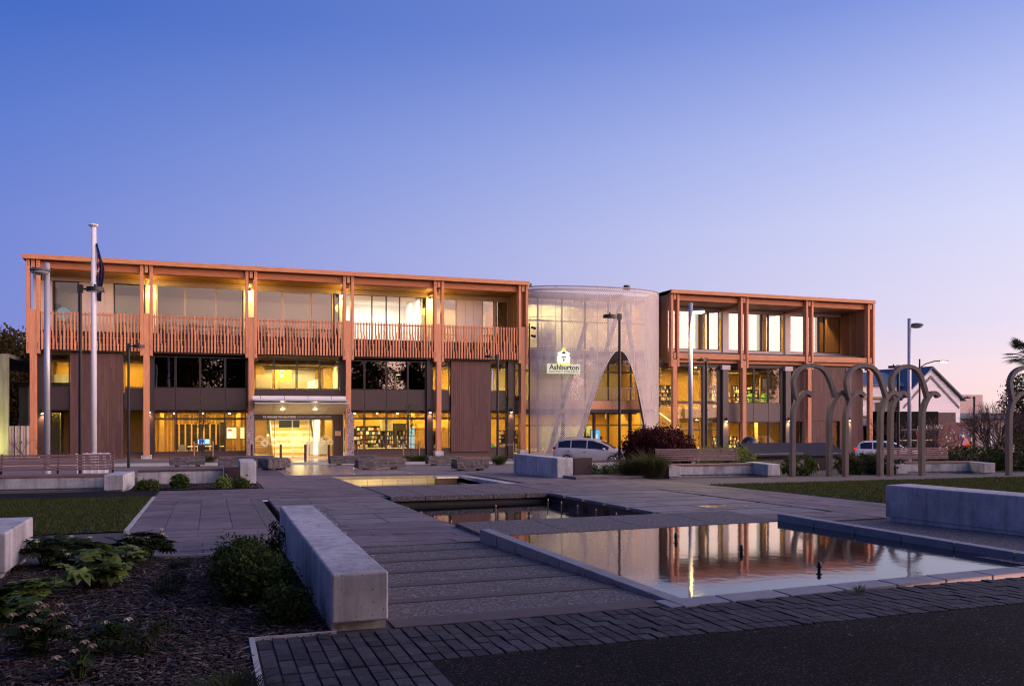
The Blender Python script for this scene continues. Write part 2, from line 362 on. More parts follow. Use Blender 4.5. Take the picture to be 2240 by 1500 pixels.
e = MB(); e.slab(.285, .325, 3.8, 6.86, -.1, .035); e.slab(.285, .95, 6.83, 6.855, -.1, .036); tag(e.build('edging', kerb_m, None), 'pale concrete edging strip between the bark bed and the dark setts', 'edging')
e = MB(); e.slab(-1.6, .92, 11.555, 11.585, -.1, .045); tag(e.build('bed_edging', steel), 'thin metal edging between the bark bed and the bluestone paving', 'edging')
sheet('mulch_bed', mulch_m, -6, .915, 3.0, 11.55, .0, 10, 8)
sheet('mulch_bed_far', mulch_m, -2.0, 1.3, 24.42, 27.3, .02, 4, 3)
sheet('mulch_bed_right', mulch_m, 11.5, 17.5, 26.3, 30.2, .02, 4, 3)

# ---- pools
water_m = bpy.data.materials.new('still_water'); water_m.use_nodes = True
def water_nodes():
    N = water_m.node_tree.nodes; L = water_m.node_tree.links; p = N['Principled BSDF']
    p.inputs['Base Color'].default_value = (.010, .012, .016, 1); p.inputs['Roughness'].default_value = .05; p.inputs['IOR'].default_value = 1.75; p.inputs['Specular IOR Level'].default_value = .6
    tc = N.new('ShaderNodeTexCoord'); mp = N.new('ShaderNodeMapping'); mp.inputs['Scale'].default_value = (5, 5, 1); nz = N.new('ShaderNodeTexNoise'); nz.inputs['Scale'].default_value = 1.2; nz.inputs['Detail'].default_value = 3
    L.new(tc.outputs['Object'], mp.inputs[0]); L.new(mp.outputs[0], nz.inputs['Vector'])
    b = N.new('ShaderNodeBump'); b.inputs['Strength'].default_value = .03; b.inputs['Distance'].default_value = .02; L.new(nz.outputs['Fac'], b.inputs['Height']); L.new(b.outputs[0], p.inputs['Normal'])
water_nodes()
pond_edge = M('pond_coping_stone', (.24, .235, .255), .65, var=.16, scale=3, bump=.15, objvar=.05)
# near pond: four corners of the water, a coping on three sides and a weir to the lower pool
PC = [(4.06, 7.02), (9.36, 7.24), (8.90, 11.85), (3.78, 11.75)]
tag(MB().quad(*[(a, b, -1.776) for a, b in PC]).build('pond_water', water_m), kind='structure')
tag(MB().quad(*[(a, b, -1.95) for a, b in PC]).build('pond_floor', dark_m), kind='structure')
pond = thing('pond_coping', 'low stone coping round the near reflecting pond, three sided with rising ends', 'coping', (6.5, 9.3, -1.75))
def coping(p, q, w, za, zb, n, zb0=-2.1):
    d = Vector((q[0]-p[0], q[1]-p[1])); nrm = Vector((d.y, -d.x)).normalized()*w
    for i in range(n):
        f0, f1 = i/n+.002, (i+1)/n-.002
        a = Vector(p)+d*f0; b = Vector(p)+d*f1; z0 = za+(zb-za)*f0; z1 = za+(zb-za)*f1
        MB().hexa([(a.x+nrm.x, a.y+nrm.y, zb0), (b.x+nrm.x, b.y+nrm.y, zb0), (b.x, b.y, zb0), (a.x, a.y, zb0),
                   (a.x+nrm.x, a.y+nrm.y, z0), (b.x+nrm.x, b.y+nrm.y, z1), (b.x, b.y, z1), (a.x, a.y, z0)]).build('coping_stone', pond_edge, pond, bevel=.008)
coping((3.62, 11.62), (4.02, 6.70), -.16, -1.635, -1.720, 8)       # left side, rising away from the camera
coping((3.86, 7.02), (9.9, 7.28), .28, -1.722, -1.722, 9)
coping((9.06, 11.95), (9.46, 6.95), .17, -1.655, -1.685, 6)
weir = MB().box(3.79, 8.95, 11.86, 13.48, -2.3, -1.772).build('weir', conc_d); tag(weir, kind='structure')
for s in (5.1, 6.4, 7.7): MB().box(s, s+.012, 11.9, 13.44, -1.771, -1.7685).build('joint', frame_m, weir)
for lab, s, t in (('far', 6.2, 10.6), ('middle', 6.43, 9.36), ('near', 6.53, 8.0)):
    o = MB().cyl((s, t, -1.9), (s, t, -1.70), .022, .018, 10).cyl((s, t, -1.70), (s, t, -1.675), .03, .012, 10).cyl((s, t, -1.74), (s, t, -1.725), .036, n=10).build('pond_nozzle', frame_m)
    tag(o, f'short black water nozzle poking out of the reflecting pond, the {lab} one of three', 'nozzle', 'black nozzles in the reflecting pond')
# lower pool
wz2 = -2.20
tag(MB().quad((1.16, 13.4, wz2), (11.2, 13.4, wz2), (11.2, 20.7, wz2), (1.16, 20.7, wz2)).build('pool_water', water_m), kind='structure')
w = MB(); w.box(3.85, 8.0, 20.1, 20.3, -3, -1.99-.06); w.slab(1.1, 1.14, 14.4, 20.6, -1, -.012); w.box(1.1, 3.9, 20.56, 20.7, -3, -2.03); w.box(8, 11.3, 20.06, 20.2, -3, -2.08)
w.slab(11.2, 11.27, 13.4, 20.1, -1, -.012); w.box(3.8, 8, 13.3, 13.47, -3, -1.95); w.box(1.1, 3.85, 14.3, 14.4, -3, -1.9); w.box(8, 11.3, 13.28, 13.38, -3, -1.93)
tag(w.build('pool_wall', M('wet_concrete', (.05, .045, .048), .5, var=.3, scale=3)), kind='structure')
brd = tag(MB().slab(4.02, 8.28, 20.02, 24.08, -.05, -.005).build('pool_bridge', paver_base), kind='structure')
for i in range(5):
    a = 4.03+i*.852
    MB().slab(a, a+.838, 19.98, 22.0, -.09, .03).build('edge_slab', conc_d, brd, bevel=.01)
    MB().slab(a, a+.838, 22.02, 24.1, -.09, .03).build('edge_slab', conc_d, brd, bevel=.01)
# stepping bridges
def stone_bridge(label, s0, s1, t0, t1, n):
    b = thing('stone_bridge', label, 'footbridge', ((s0+s1)/2, (t0+t1)/2, -2.2), 'stone plank bridges over the pool')
    dt = (t1-t0)/n
    for i in range(n):
        a = t0+i*dt+.075; e2 = t0+(i+1)*dt-.075
        cuts = [s0, s0+(s1-s0)*R.uniform(.28, .42), s0+(s1-s0)*R.uniform(.6, .75), s1]
        for c in range(3): MB().slab(cuts[c]+.004, cuts[c+1]-.004, a, e2, -.045, .022+R.uniform(-.003, .003)).build('stone_plank', plank_m, b, bevel=.008)
        MB().slab(s0+.06, s1-.06, a+.06, e2-.06, -.5, -.047).build('bearer', dark_m, b)
stone_bridge('grey stone plank bridge left of the lower pool, beside the long concrete seat', 1.27, 3.82, 14.42, 20.56, 7)
stone_bridge('grey stone plank bridge right of the lower pool, with an inlaid gold motif', 8.02, 11.18, 13.42, 20.04, 6)
gold = M('brass_inlay', (.42, .28, .08), .35, .8)
g_ = MB(); c = (10.2, 15.12)
for i in range(20):
    a = i*.33; r = .11+.006*i; a2 = a+.33; r2 = r+.006
    P = [(c[0]+math.cos(a)*r, c[1]+math.sin(a)*r*1.3), (c[0]+math.cos(a)*(r+.05), c[1]+math.sin(a)*(r+.05)*1.3), (c[0]+math.cos(a2)*(r2+.05), c[1]+math.sin(a2)*(r2+.05)*1.3), (c[0]+math.cos(a2)*r2, c[1]+math.sin(a2)*r2*1.3)]
    g_.quad(*[(x, y, G(x, y)+.029) for x, y in P])
for a0 in (-.75, -.6): g_.slab(c[0]+a0, c[0]+a0+.1, c[1]-.22, c[1]+.22, .026, .0295)
g_.slab(c[0]-.72, c[0]-.2, c[1]-.04, c[1]+.02, .026, .0297)
tag(g_.build('brass_inlay', gold), 'gold spiral inlay set in the right stone bridge', 'inlay')
# fountain nozzles
noz = [(1268, 18.9, 3.95), (0, 18.0, 4.02), (0, 17.2, 4.1), (0, 16.4, 4.18), (0, 15.6, 4.3), (0, 14.5, 4.9), (0, 17.9, 5.95), (0, 15.9, 6.0), (0, 18.8, 7.55), (0, 18.1, 7.6), (0, 17.3, 7.65), (0, 16.5, 7.72), (0, 15.7, 7.8), (0, 15.0, 7.86), (0, 14.3, 7.92)]
n0 = None
for i, (_, t, s) in enumerate(noz):
    if n0 is None:
        n0 = MB().cyl((0, 0, -.35), (0, 0, .16), .016, .016, 8).cyl((0, 0, .16), (0, 0, .2), .022, .010, 8).build('fountain_nozzle', M('copper_pipe', (.30, .17, .12), .4, .6)); o = n0
    else: o = n0.copy(); COL.objects.link(o)
    o.location = (s, t, wz2)
    tag(o, 'copper fountain nozzle, '+(['farthest','second','third','fourth','nearest'][i]+' of the left row beside the stone bridge' if i < 5 else ['nearest of the middle three by the weir', 'farthest of the middle three in mid pool', 'middle one of the three in mid pool'][i-5] if i < 8 else ['farthest', 'second', 'third', 'fourth', 'fifth', 'sixth', 'nearest'][i-8]+' of the right row below the inlaid bridge'), 'nozzle', 'fountain nozzles in the lower pool')
# upper pool with a pale tiled far wall
wz3 = -2.42
tag(MB().quad((4.05, 24.1, wz3), (8.3, 24.1, wz3), (8.3, 29.4, wz3), (4.05, 29.4, wz3)).build('tiled_pool_water', water_m), kind='structure')
tw = MB(); tw.box(4.0, 8.35, 29.45, 29.6, -3, -2.22); tw.box(3.95, 4.05, 24, 29.6, -3, -2.17); tw.box(8.3, 8.42, 24.05, 29.6, -3, -2.24); tw = tag(tw.build('tiled_pool_wall', conc), kind='structure')
tile_m = M('pool_tile', (.40, .37, .30), .3, var=.1, scale=2, objvar=.06)
for i in range(8):
    MB().box(4.07+i*.53, 4.07+i*.53+.518, 29.41, 29.45, -2.75, -2.255).build('tile', tile_m, tw)
MB().slab(3.9, 8.45, 29.4, 29.62, -.03, .035).build('wall_cap', M('rough_stone_cap', (.30, .26, .2), .85, var=.3, scale=12, bump=.6, bscale=25), tw, bevel=.01)
cap2 = MB().slab(8.3, 8.62, 24.05, 29.4, -.2, .03).build('side_cap', conc, tw)
pl = thing('pool_spotlight', 'small submerged spotlight lighting the tiled pool wall', 'spotlight', (6.0, 24.25, -2.4))
MB().cyl((6.0, 24.2, -2.5), (6.0, 24.32, -2.36), .07, .09, 12).build('housing', black, pl)
ld = bpy.data.lights.new('pool_lamp', 'SPOT'); ld.energy = 700; ld.color = (1., .66, .15); ld.spot_size = 1.35; ld.spot_blend = .8; ld.shadow_soft_size = .06
lo = bpy.data.objects.new('pool_lamp', ld); COL.objects.link(lo); lo.parent = pl; lo.location = (0, .12, .12); lo.rotation_euler = (math.radians(94), 0, 0)
vb = thing('valve_box', 'dark square valve box at the right end of the tiled pool wall', 'box', (7.85, 29.1, -2.45))
MB().box(7.45, 8.15, 28.75, 29.2, -2.7, -2.235).build('body', dark_m, vb, bevel=.01)
MB().box(7.40, 8.20, 28.70, 29.25, -2.233, -2.18).build('lid', conc, vb, bevel=.008)
hl = MB()
for i in range(5): hl.cyl((7.56+i*.12, 28.745, -2.33), (7.56+i*.12, 28.752, -2.33), .018, n=8)
hl.build('vent_holes', black, vb)
# ================================================================ the civic building
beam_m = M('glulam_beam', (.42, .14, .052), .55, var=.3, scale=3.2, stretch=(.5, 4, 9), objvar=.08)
shelf_wall = M('dark_shelf_wall', (.05, .04, .03), .7, var=.6, scale=9)
B = thing('civic_building', 'three storey timber framed library and civic centre with a curved perforated metal screen', 'building', (21, 60, -3))
T = 58.7; TW = 59.6; TU = 61.7; S0 = -10.1; P = 6.35
def part(name, mat, x0, x1, y0, y1, z0, z1, parent=None, bevel=0):
    return MB().box(x0, x1, y0, y1, z0, z1).build(name, mat, parent or B, bevel=bevel)
def win(s0, s1, z0, z1, t, gl=None, fr=None, fw=.055, d=.05, name='window'):
    m = MB(); m.box(s0, s1, t-d, t+d, z0, z0+fw); m.box(s0, s1, t-d, t+d, z1-fw, z1); m.box(s0, s0+fw, t-d, t+d, z0+fw, z1-fw); m.box(s1-fw, s1, t-d, t+d, z0+fw, z1-fw)
    o = m.build(name, fr or frame_m, B)
    MB().box(s0+fw, s1-fw, t-.006, t+.006, z0+fw, z1-fw).build('pane', gl or glass, o)
    return o
def lightspot(parent, loc, energy, col, size, direction, blend=.6, soft=.04):
    l = bpy.data.lights.new('lamp', 'SPOT'); l.energy = energy; l.color = col; l.spot_size = size; l.spot_blend = blend; l.shadow_soft_size = soft
    o = bpy.data.objects.new('lamp', l); COL.objects.link(o); o.location = loc; o.rotation_euler = Vector(direction).to_track_quat('-Z', 'Y').to_euler()
    if parent:
        o.parent = parent
        if parent.type == 'EMPTY': o.matrix_parent_inverse = Matrix.Translation(-parent.location)
    return o
# ---- columns
bolt_m = M('bolt_steel', (.05, .04, .04), .5, .5)
def column(s, wing):
    zt = 9.37; g = G(s, T)
    m = MB(); m.box(s-.175, s+.175, T, T+.36, -2.62 if wing == 0 else -2.75, 6.35 if wing == 0 else 4.26)
    c = m.build('column', timber_v, B, bevel=.012)
    for a in (-.365, .178):
        MB().box(s+a, s+a+.187, T-.03, T+.40, 3.68, zt).build('column_plank', timber_v, c, bevel=.012)
    MB().box(s-.10, s+.10, T+.02, T+.5, 8.93, zt-.003).build('beam_end', timber, c)
    if wing: MB().box(s-.10, s+.10, T+.02, T+.5, 4.34, 4.78).build('beam_end', timber, c)
    MB().box(s-.30, s+.30, T-.12, T+.5, g-.4, -2.62 if wing == 0 else -2.75).build('footing', conc, c, bevel=.01)
    b = MB()
    for a in (-.27, .27):
        for z in (9.2, 9.05, 4.30, 4.16, 4.02) if wing == 0 else (9.2, 9.05, 4.74, 4.44, 4.14): b.cyl((s+a, T-.029, z), (s+a, T-.045, z), .032, n=8)
    b.build('bolts', bolt_m, c)
for kx in (0, 1, 2, 3, 4, 5): column(S0+P*kx, 0)
for kx in (7, 8, 9, 10): column(S0+P*kx-.08, 1)
cs = [S0+P*kx for kx in range(6)]; cr = [S0+P*kx-.08 for kx in range(7, 11)]
# ---- roofs
for a, b, tb in ((-10.63, 22.05, 76), (33.78, 53.55, 76)):
    n = 5 if a < 0 else 3
    part('fascia', timber, a, b, T-.28, T-.02, 9.375, 9.66, bevel=.01)
    part('roof_edge', roofm, a, b, T-.02, T+.3, 9.40, 9.62)
    part('roof', roofm, a, b, T+.3, tb, 9.36, 9.60)
    part('fascia_return', timber, a, a+.22, T-.02, T+4, 9.36, 9.64)
# ---- left wing top floor: beams, soffit, balcony, balustrade
for kx in range(5):
    a, b = cs[kx]+.37, cs[kx+1]-.37
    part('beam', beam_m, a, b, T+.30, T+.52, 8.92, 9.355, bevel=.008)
    n = 9
    for j in range(n):
        y0 = T+.53+j*(TU-.2-T-.53)/n
        MB().box(cs[kx]+.05, cs[kx+1]-.05, y0+.010, y0+(TU-.2-T-.53)/n-.010, 8.87+R.uniform(0, .006), 8.93).build('soffit_board', soffit_m, B)
    part('window_head', pale_frame, cs[kx]+.02, cs[kx+1]-.02, TU-.18, TU-.06, 8.56, 8.87)
    part('cross_beam', soffit_m, cs[kx+1]-.11, cs[kx+1]+.11, T+.5, TU-.19, 8.62, 8.869)
    # balustrade of twin timber slats
    bal = MB(); bal.box(a, b, T+.17, T+.22, 6.12, 6.20); bal.box(a, b, T+.20, T+.235, 4.73, 4.765); bal.box(a, b, T+.20, T+.235, 4.29, 4.325)
    bal = bal.build('balustrade', slat_m, B)
    nsl = 28
    for i in range(nsl):
        x = a+.10+(b-a-.2)*i/(nsl-1)
        j = 5.0+.62*math.sin(i*1.13+kx*1.7+.4*math.sin(i*.31))
        m = MB(); m.box(x-.05, x+.03, T+.06, T+.168, j+.003, 6.30); m.box(x-.025, x+.085, T+.03, T+.155, 3.94, j)
        m.build('slat', slat_m, bal)
part('balcony_floor', dark_m, cs[0], cs[5], T+.36, TU, 4.95, 5.12)
for kx in range(5): part('edge_panel', dark_m, cs[kx]+.37, cs[kx+1]-.37, T+.26, T+.33, 3.97, 5.14)
part('balcony_soffit', dark_m, cs[0]-.2, cs[5]+.2, T+.34, TW+.1, 3.86, 3.95)
# top floor wall elements
def panel(s0, s1, z0, z1, t, mat=panel_m, name='wall_panel', n=1):
    for i in range(n): MB().box(s0+(s1-s0)*i/n+.006, s0+(s1-s0)*(i+1)/n-.006, t-.03, t+.05, z0, z1).build(name, mat, B)
ZS, ZH = 5.13, 8.55
panel(-10.36, -9.5, ZS, ZH, TU, n=2); panel(-7.94, -5.93, ZS, ZH, TU, n=4); panel(17.45, 19.41, ZS, ZH, TU, n=3)
for a, b in ((-9.47, -7.97), (-5.9, -4.02)): win(a, b, ZS, ZH, TU, glass_mid, frame_m)
for a, b in ((-3.28, -1.56), (-1.54, .42), (.44, 2.23)): win(a, b, ZS, ZH, TU, glass_mid, pale_frame, .04)
win(2.95, 4.78, ZS, ZH, TU, glass_mid, pale_frame, .05); win(4.80, 6.78, ZS, ZH, TU, glass_mid, pale_frame, .12, name='sliding_door'); win(6.80, 8.28, ZS, ZH, TU, glass_mid, pale_frame, .05); win(8.30, 8.72, ZS, ZH, TU, glass_mid, frame_m)
for a, b in ((9.12, 11.07), (11.09, 12.11), (12.13, 13.10), (13.12, 15.05)): win(a, b, ZS, ZH, TU, glass, frame_m, .03)
for a, b in ((15.65, 17.42), (19.44, 20.42), (20.44, 21.47)): win(a, b, ZS, ZH, TU, glass_mid, pale_frame, .05)
wl_m = M('downlight_body', (.03, .03, .03), .4)
for s0, s1 in ((-3.98, -3.32), (2.27, 2.92), (8.75, 9.10), (15.08, 15.62)):
    MB().box(s0, s1, TU-.10, TU+.05, ZS, ZH).build('pilaster', cream_in, B)
    sc_ = (s0+s1)/2
    f = MB().cyl((sc_, TU-.32, 8.40), (sc_, TU-.32, 8.56), .09, n=12).build('soffit_light', wl_m, B)
    MB().cyl((sc_, TU-.32, 8.385), (sc_, TU-.32, 8.395), .085, n=12).sphere((sc_, TU-.32, 8.40), .11, 10, 6, .6).build('lens', lamp_glow, f)
    lightspot(f, (sc_, TU-.32, 8.27), 170, (1., .70, .26), 2.4, (0, -.12, -1), .8)
    l = bpy.data.lights.new('lamp', 'POINT'); l.energy = 110; l.color = (1., .60, .10); l.shadow_soft_size = .3  # bare fill light set off the fitting, added to wash the soffit evenly
    o = bpy.data.objects.new('lamp', l); COL.objects.link(o); o.location = (sc_, TU-1.3, 7.7); o.parent = f
# end walls of the balcony, boarded
def boards(x, y0, y1, z0, z1, n, mat, thick=.04, parent=None):
    for i in range(n):
        a = y0+(y1-y0)*i/n; MB().box(x-thick/2-R.uniform(0, .012), x+thick/2, a+.004, a+(y1-y0)/n-.004, z0, z1).build('board', mat, parent or B)
boards(21.56, T+.42, TU-.06, 5.12, 8.86, 20, side_m)
part('end_wall', side_m, 21.60, 21.9, T+.4, 72, 3.8, 9.35)
part('end_wall', dark_m, -10.3, -10.05, TW, 72, -2.95, 3.85); part('end_wall', panel_m, -10.6, -10.37, TU-.1, 72, 3.9, 9.35)

# ---- left wing lower floors
ZM0, ZM1, ZG0, ZG1 = 1.67, 3.72, -2.5, .29
def spandrel(s0, s1, n=1, z0=.30, z1=1.66):
    for i in range(n): MB().box(s0+(s1-s0)*i/n+.01, s0+(s1-s0)*(i+1)/n-.01, TW-.03, TW+.08, z0, z1).build('spandrel_panel', dark_m, B)
def plinth(s0, s1): part('plinth', dark_m, s0, s1, TW-.05, TW+.1, -3.4, ZG0-.005)
def bayw(cuts, gm=glass, gg=glass, mid=True, gf=True):
    for i in range(len(cuts)-1):
        if mid: win(cuts[i]+.012, cuts[i+1]-.012, ZM0, ZM1, TW, gm)
        if gf: win(cuts[i]+.012, cuts[i+1]-.012, ZG0, ZG1, TW, gg)
        spandrel(cuts[i], cuts[i+1])
part('wall_panel', dark_m, -10.05, -9.32, TW-.04, TW+.1, -3.3, 3.85)
bayw([-9.3, -8.2]); plinth(-9.32, -8.18)
bayw([-5.1, -3.88]); plinth(-5.12, -3.38)
def cladding(s0, s1, z0, z1, ncol, t=TW-.25, parent=None):
    p = part('cladding_panel', dark_m, s0, s1, t+.03, TW+.1, z0, z1)
    w_ = (s1-s0)/ncol
    for i in range(ncol):
        z = z0
        while z < z1-.01:
            h = R.choice([.75, 1.1, 1.5, 1.9, 2.3]); zz = min(z1, z+h)
            if z1-zz < .35: zz = z1
            MB().box(s0+i*w_+.005, s0+(i+1)*w_-.005, t-R.uniform(0, .012), t+.028, z+.004, zz-.004).build('board', clad_m, p); z = zz
cladding(-8.16, -5.14, -2.78, 3.80, 19); plinth(-8.17, -5.13); part('wall_panel', dark_m, -8.16, -5.14, TW+.101, TW+.16, -2.9, 3.85)
part('pilaster', dark_m, -3.86, -3.40, TW-.08, TW+.1, -3.3, 3.85)
bayw([-3.38, -2.06, -.56, .99, 2.34], glass_dark); plinth(-3.38, 2.4)
part('pilaster', dark_m, 2.36, 2.80, TW-.08, TW+.1, .3, 3.85)
bayw([2.84, 4.08, 5.58, 7.11, 8.43], gf=False)
part('pilaster', dark_m, 8.45, 8.93, TW-.08, TW+.1, .3, 3.85)
bayw([8.96, 10.18, 11.72, 13.25, 14.55], glass_dark); plinth(8.96, 14.6)
part('pilaster', dark_m, 14.58, 14.98, TW-.3, TW+.1, -3.4, 3.85)
bayw([15.0, 16.3]); plinth(15.0, 16.35)
cladding(16.37, 19.31, -2.72, 3.80, 19); plinth(16.36, 19.33); part('wall_panel', dark_m, 16.37, 19.31, TW+.101, TW+.16, -2.9, 3.85)
bayw([19.36, 20.64]); plinth(19.34, 20.7)
part('pilaster', dark_m, 20.68, 21.12, TW-.3, TW+.1, -3.4, 3.85)
win(21.14, 21.66, .95, 3.72, TW, glass_hi); MB().box(21.14, 21.66, TW-.03, TW+.08, .05, .94).build('spandrel_panel', dark_m, B); win(21.14, 21.66, -2.6, .04, TW)
part('corner_post', dark_m, 21.68, 21.9, TW-.05, TW+.1, -3.3, 3.85)
for s in (-3.38, 2.36, 8.94, 14.56): part('reveal', frame_m, s-.03, s+.03, TW-.1, TW+.12, -2.9, 3.84) if s not in (2.36,) else None

# ---- wall lights
def wall_light(s, t, z, e=16):
    f = MB().cyl((s, t-.13, z-.02), (s, t-.13, z+.26), .075, n=12).box(s-.03, s+.03, t-.08, t+.02, z+.05, z+.17).build('wall_light', black, B)
    MB().cyl((s, t-.13, z-.03), (s, t-.13, z-.022), .066, n=12).build('lens', lamp_glow, f)
    lightspot(f, (s, t-.13, z-.05), e*7, (1., .64, .28), 1.7, (0, .13, -1), .9)
wall_light(-9.72, TW-.05, .05, 26); wall_light(-3.6, TW-.09, .12); wall_light(14.78, TW-.31, .12, 22); wall_light(20.9, TW-.31, .15, 22)

# ---- floors, ceilings and rooms behind the glass
BK = 71
part('floor', floor_in, -10.04, 33.4, TW+.11, BK, -3.1, -2.95); part('floor', floor_in, 33.4, 53, TW+.11, BK, -3.1, -2.95)
part('floor_slab', ceil_in, -10.04, 21.8, TW+.11, BK, .45, 1.30); part('floor_slab', ceil_in, -10.04, 21.8, TW+.11, BK, 3.86, 4.9)
part('carpet', carpet, -10.04, 21.8, TW+.11, BK, 1.302, 1.34); part('carpet', carpet, -10.04, 21.8, TU+.06, BK, 4.902, 5.0)
part('back_wall', oakd, -10.04, 3.9, 69.9, BK, -2.95, .45); part('back_wall', oakd, 8.3, 21.8, 69.9, BK, -2.95, .45); part('back_wall', cream_in, 3.9, 8.3, 69.95, BK, -2.95, 3.86)
part('back_wall', oak, -10.04, 3.9, 66.5, 66.7, 1.3, 3.86); part('back_wall', oak, 8.3, 21.8, 66.5, 66.7, 1.3, 3.86)
part('back_wall', white_in, -10.04, 21.8, 67.5, 67.7, 4.9, 9.36)
part('ceiling', white_in, -10.04, 21.8, TU+.06, BK, 8.75, 8.85)
for s in (-3.6, 2.6, 8.95, 14.8): part('partition_wall', oak if s != 8.95 else cream_in, s-.06, s+.06, TW+.15, 66.5, 1.3, 3.86); part('partition_wall', white_in, s-.06, s+.06, TU+.1, 67.5, 4.9, 8.75)
part('partition_wall', oak, 2.55, 2.67, TW+.5, 66, -2.95, .45); part('partition_wall', cream_in, 8.75, 8.87, TW+.5, 64, -2.95, .45); part('partition_wall', oak, -4.1, -4.0, TW+.5, 69.9, -2.95, .45)
def strips(s0, s1, t, z, mat=None, w=.14, n=1):
    for i in range(n):
        a = s0+(s1-s0)*i/n; b = s0+(s1-s0)*(i+1)/n
        h = MB().box(a+.1, b-.1, t-w/2-.02, t+w/2+.02, z+.004, z+.09).build('ceiling_light', black, B)
        MB().box(a+.13, b-.13, t-w/2, t+w/2, z-.004, z+.003).build('diffuser', mat or warm_strip, h)
        MB().box(a, b, t-w/2-.30, t-w/2-.24, z-.38 if z > 5 else z-.22, z+.10).build('baffle', ceil_in if z < 5 else white_in, h)
for t in (61.6, 64.6, 67.8): strips(-3.3, 2.3, t, .30, n=1); strips(9.2, 21.4, t, .30, n=2)
strips(-10, -4.3, 63, .3); strips(3.3, 8.3, 61.5, .3, warm_soft, .7); strips(3.3, 8.3, 63.0, .35, warm_soft, .7); strips(3.6, 8.2, 65, 3.6, warm_soft, .6); strips(3.6, 8.2, 68, 3.6, warm_soft, .6)
strips(3.2, 8.5, 62, 3.68); strips(15.1, 21.4, 62.2, 3.7); strips(15.1, 21.4, 64.6, 3.7); strips(-10, -3.8, 62, 3.7); strips(3.2, 8.5, 64.5, 3.68); strips(-10, -3.8, 64.8, 3.7)
strips(9.5, 14.3, 63, 8.66, cool_strip, .5); strips(9.5, 14.3, 65.5, 8.66, cool_strip, .5)
strips(15.4, 21.2, 66.0, 8.66, warm_strip, .1); strips(-3, 2.2, 66.2, 8.66, warm_dim, .1); strips(3.2, 8.4, 66.2, 8.66, warm_dim, .1); strips(-9.6, -4.2, 65.8, 8.66, warm_dim, .2)
for t in (60.6, 62.6, 66.2): MB().cyl((-3.9, t, .16), (21.5, t, .16), .11, n=10).build('duct', ceil_in, B); MB().cyl((2.7, t+.5, 3.5), (8.8, t+.5, 3.5), .09, n=8).build('duct', ceil_in, B); MB().cyl((14.9, t+.5, 3.5), (21.4, t+.5, 3.5), .09, n=8).build('duct', ceil_in, B)
for s in (-2.6, -1.1, .7, 3.9, 5.6, 7.4): MB().box(s-.35, s+.35, 67.44, 67.5, 6.55, 6.75).build('wall_vent', M('vent_grey', (.22, .23, .28), .6), B)
part('dado_panel', M('dado_grey', (.16, .16, .22), .6), -3.5, 8.8, 67.3, 67.45, 5.0, 6.2)
# dark oak lining boards and battens seen in the ground floor rooms
for i in range(26):
    a = -3.9+i*.25; MB().box(a, a+.11, 66.5, 66.62, -2.9, -.05).build('batten', oak if i % 3 else oakd, B)
for i in range(22): MB().box(9.2+i*.56, 9.2+i*.56+.545, 69.8, 69.9, -1.2, .42).build('lining_panel', oak if i % 2 else oakd, B)
for i in range(10): MB().box(-9.9+i*.58, -9.9+i*.58+.56, 66.4, 66.5, 1.35, 3.8).build('lining_panel', oak, B)
part('beam', ceil_in, -3.9, 21.6, 61.0, 61.12, -.40, -.26); part('dark_gap_panel', frame_m, -2.3, .7, 66.35, 66.42, -2.6, -.75); part('dark_gap_panel', frame_m, .75, 1.1, 65.9, 66.0, -2.9, -.6)  # dark panels added to vary the wall's brightness, standing in for dark gaps
for i in range(7): MB().box(-2.1+i*.42, -2.1+i*.42+.10, 66.2, 66.3, -2.75, -.7).build('batten', oak, B)
part('valance', oak, 8.9, 21.4, 66.0, 66.1, -1.1, -.40); part('dark_shelf_wall', shelf_wall, 8.9, 13.0, 66.12, 66.4, -2.95, -1.12); part('cream_pier', cream_in, 12.35, 13.2, 64.6, 65.2, -2.95, -.4); part('dark_gap_panel', frame_m, 13.3, 14.5, 65.9, 65.99, -2.6, -.75)
for s in (-3.0, 1.9, 9.5, 14.2, 19.9): part('inner_post', oak, s-.13, s+.13, 62.2, 62.5, -2.95, .4)
part('low_partition', cream_in, 4.6, 6.6, 62.8, 62.9, 1.34, 2.35); part('cupboard', cream_in, 3.1, 4.1, 62.6, 63, 1.34, 2.75); part('orange_door', M('orange_oak', (.55, .25, .04), .5), 4.4, 5.8, 65.9, 66, 1.34, 3.3); part('orange_door', oak, 7.3, 7.9, 63.9, 64, 1.34, 3.4)
for s in (-2.2, -.4, 1.3, 9.8, 11.4, 12.9, 19.8):
    MB().cyl((s, 61.4, .02), (s, 61.4, .12), .055, n=10).build('ceiling_spot', lamp_glow, B)
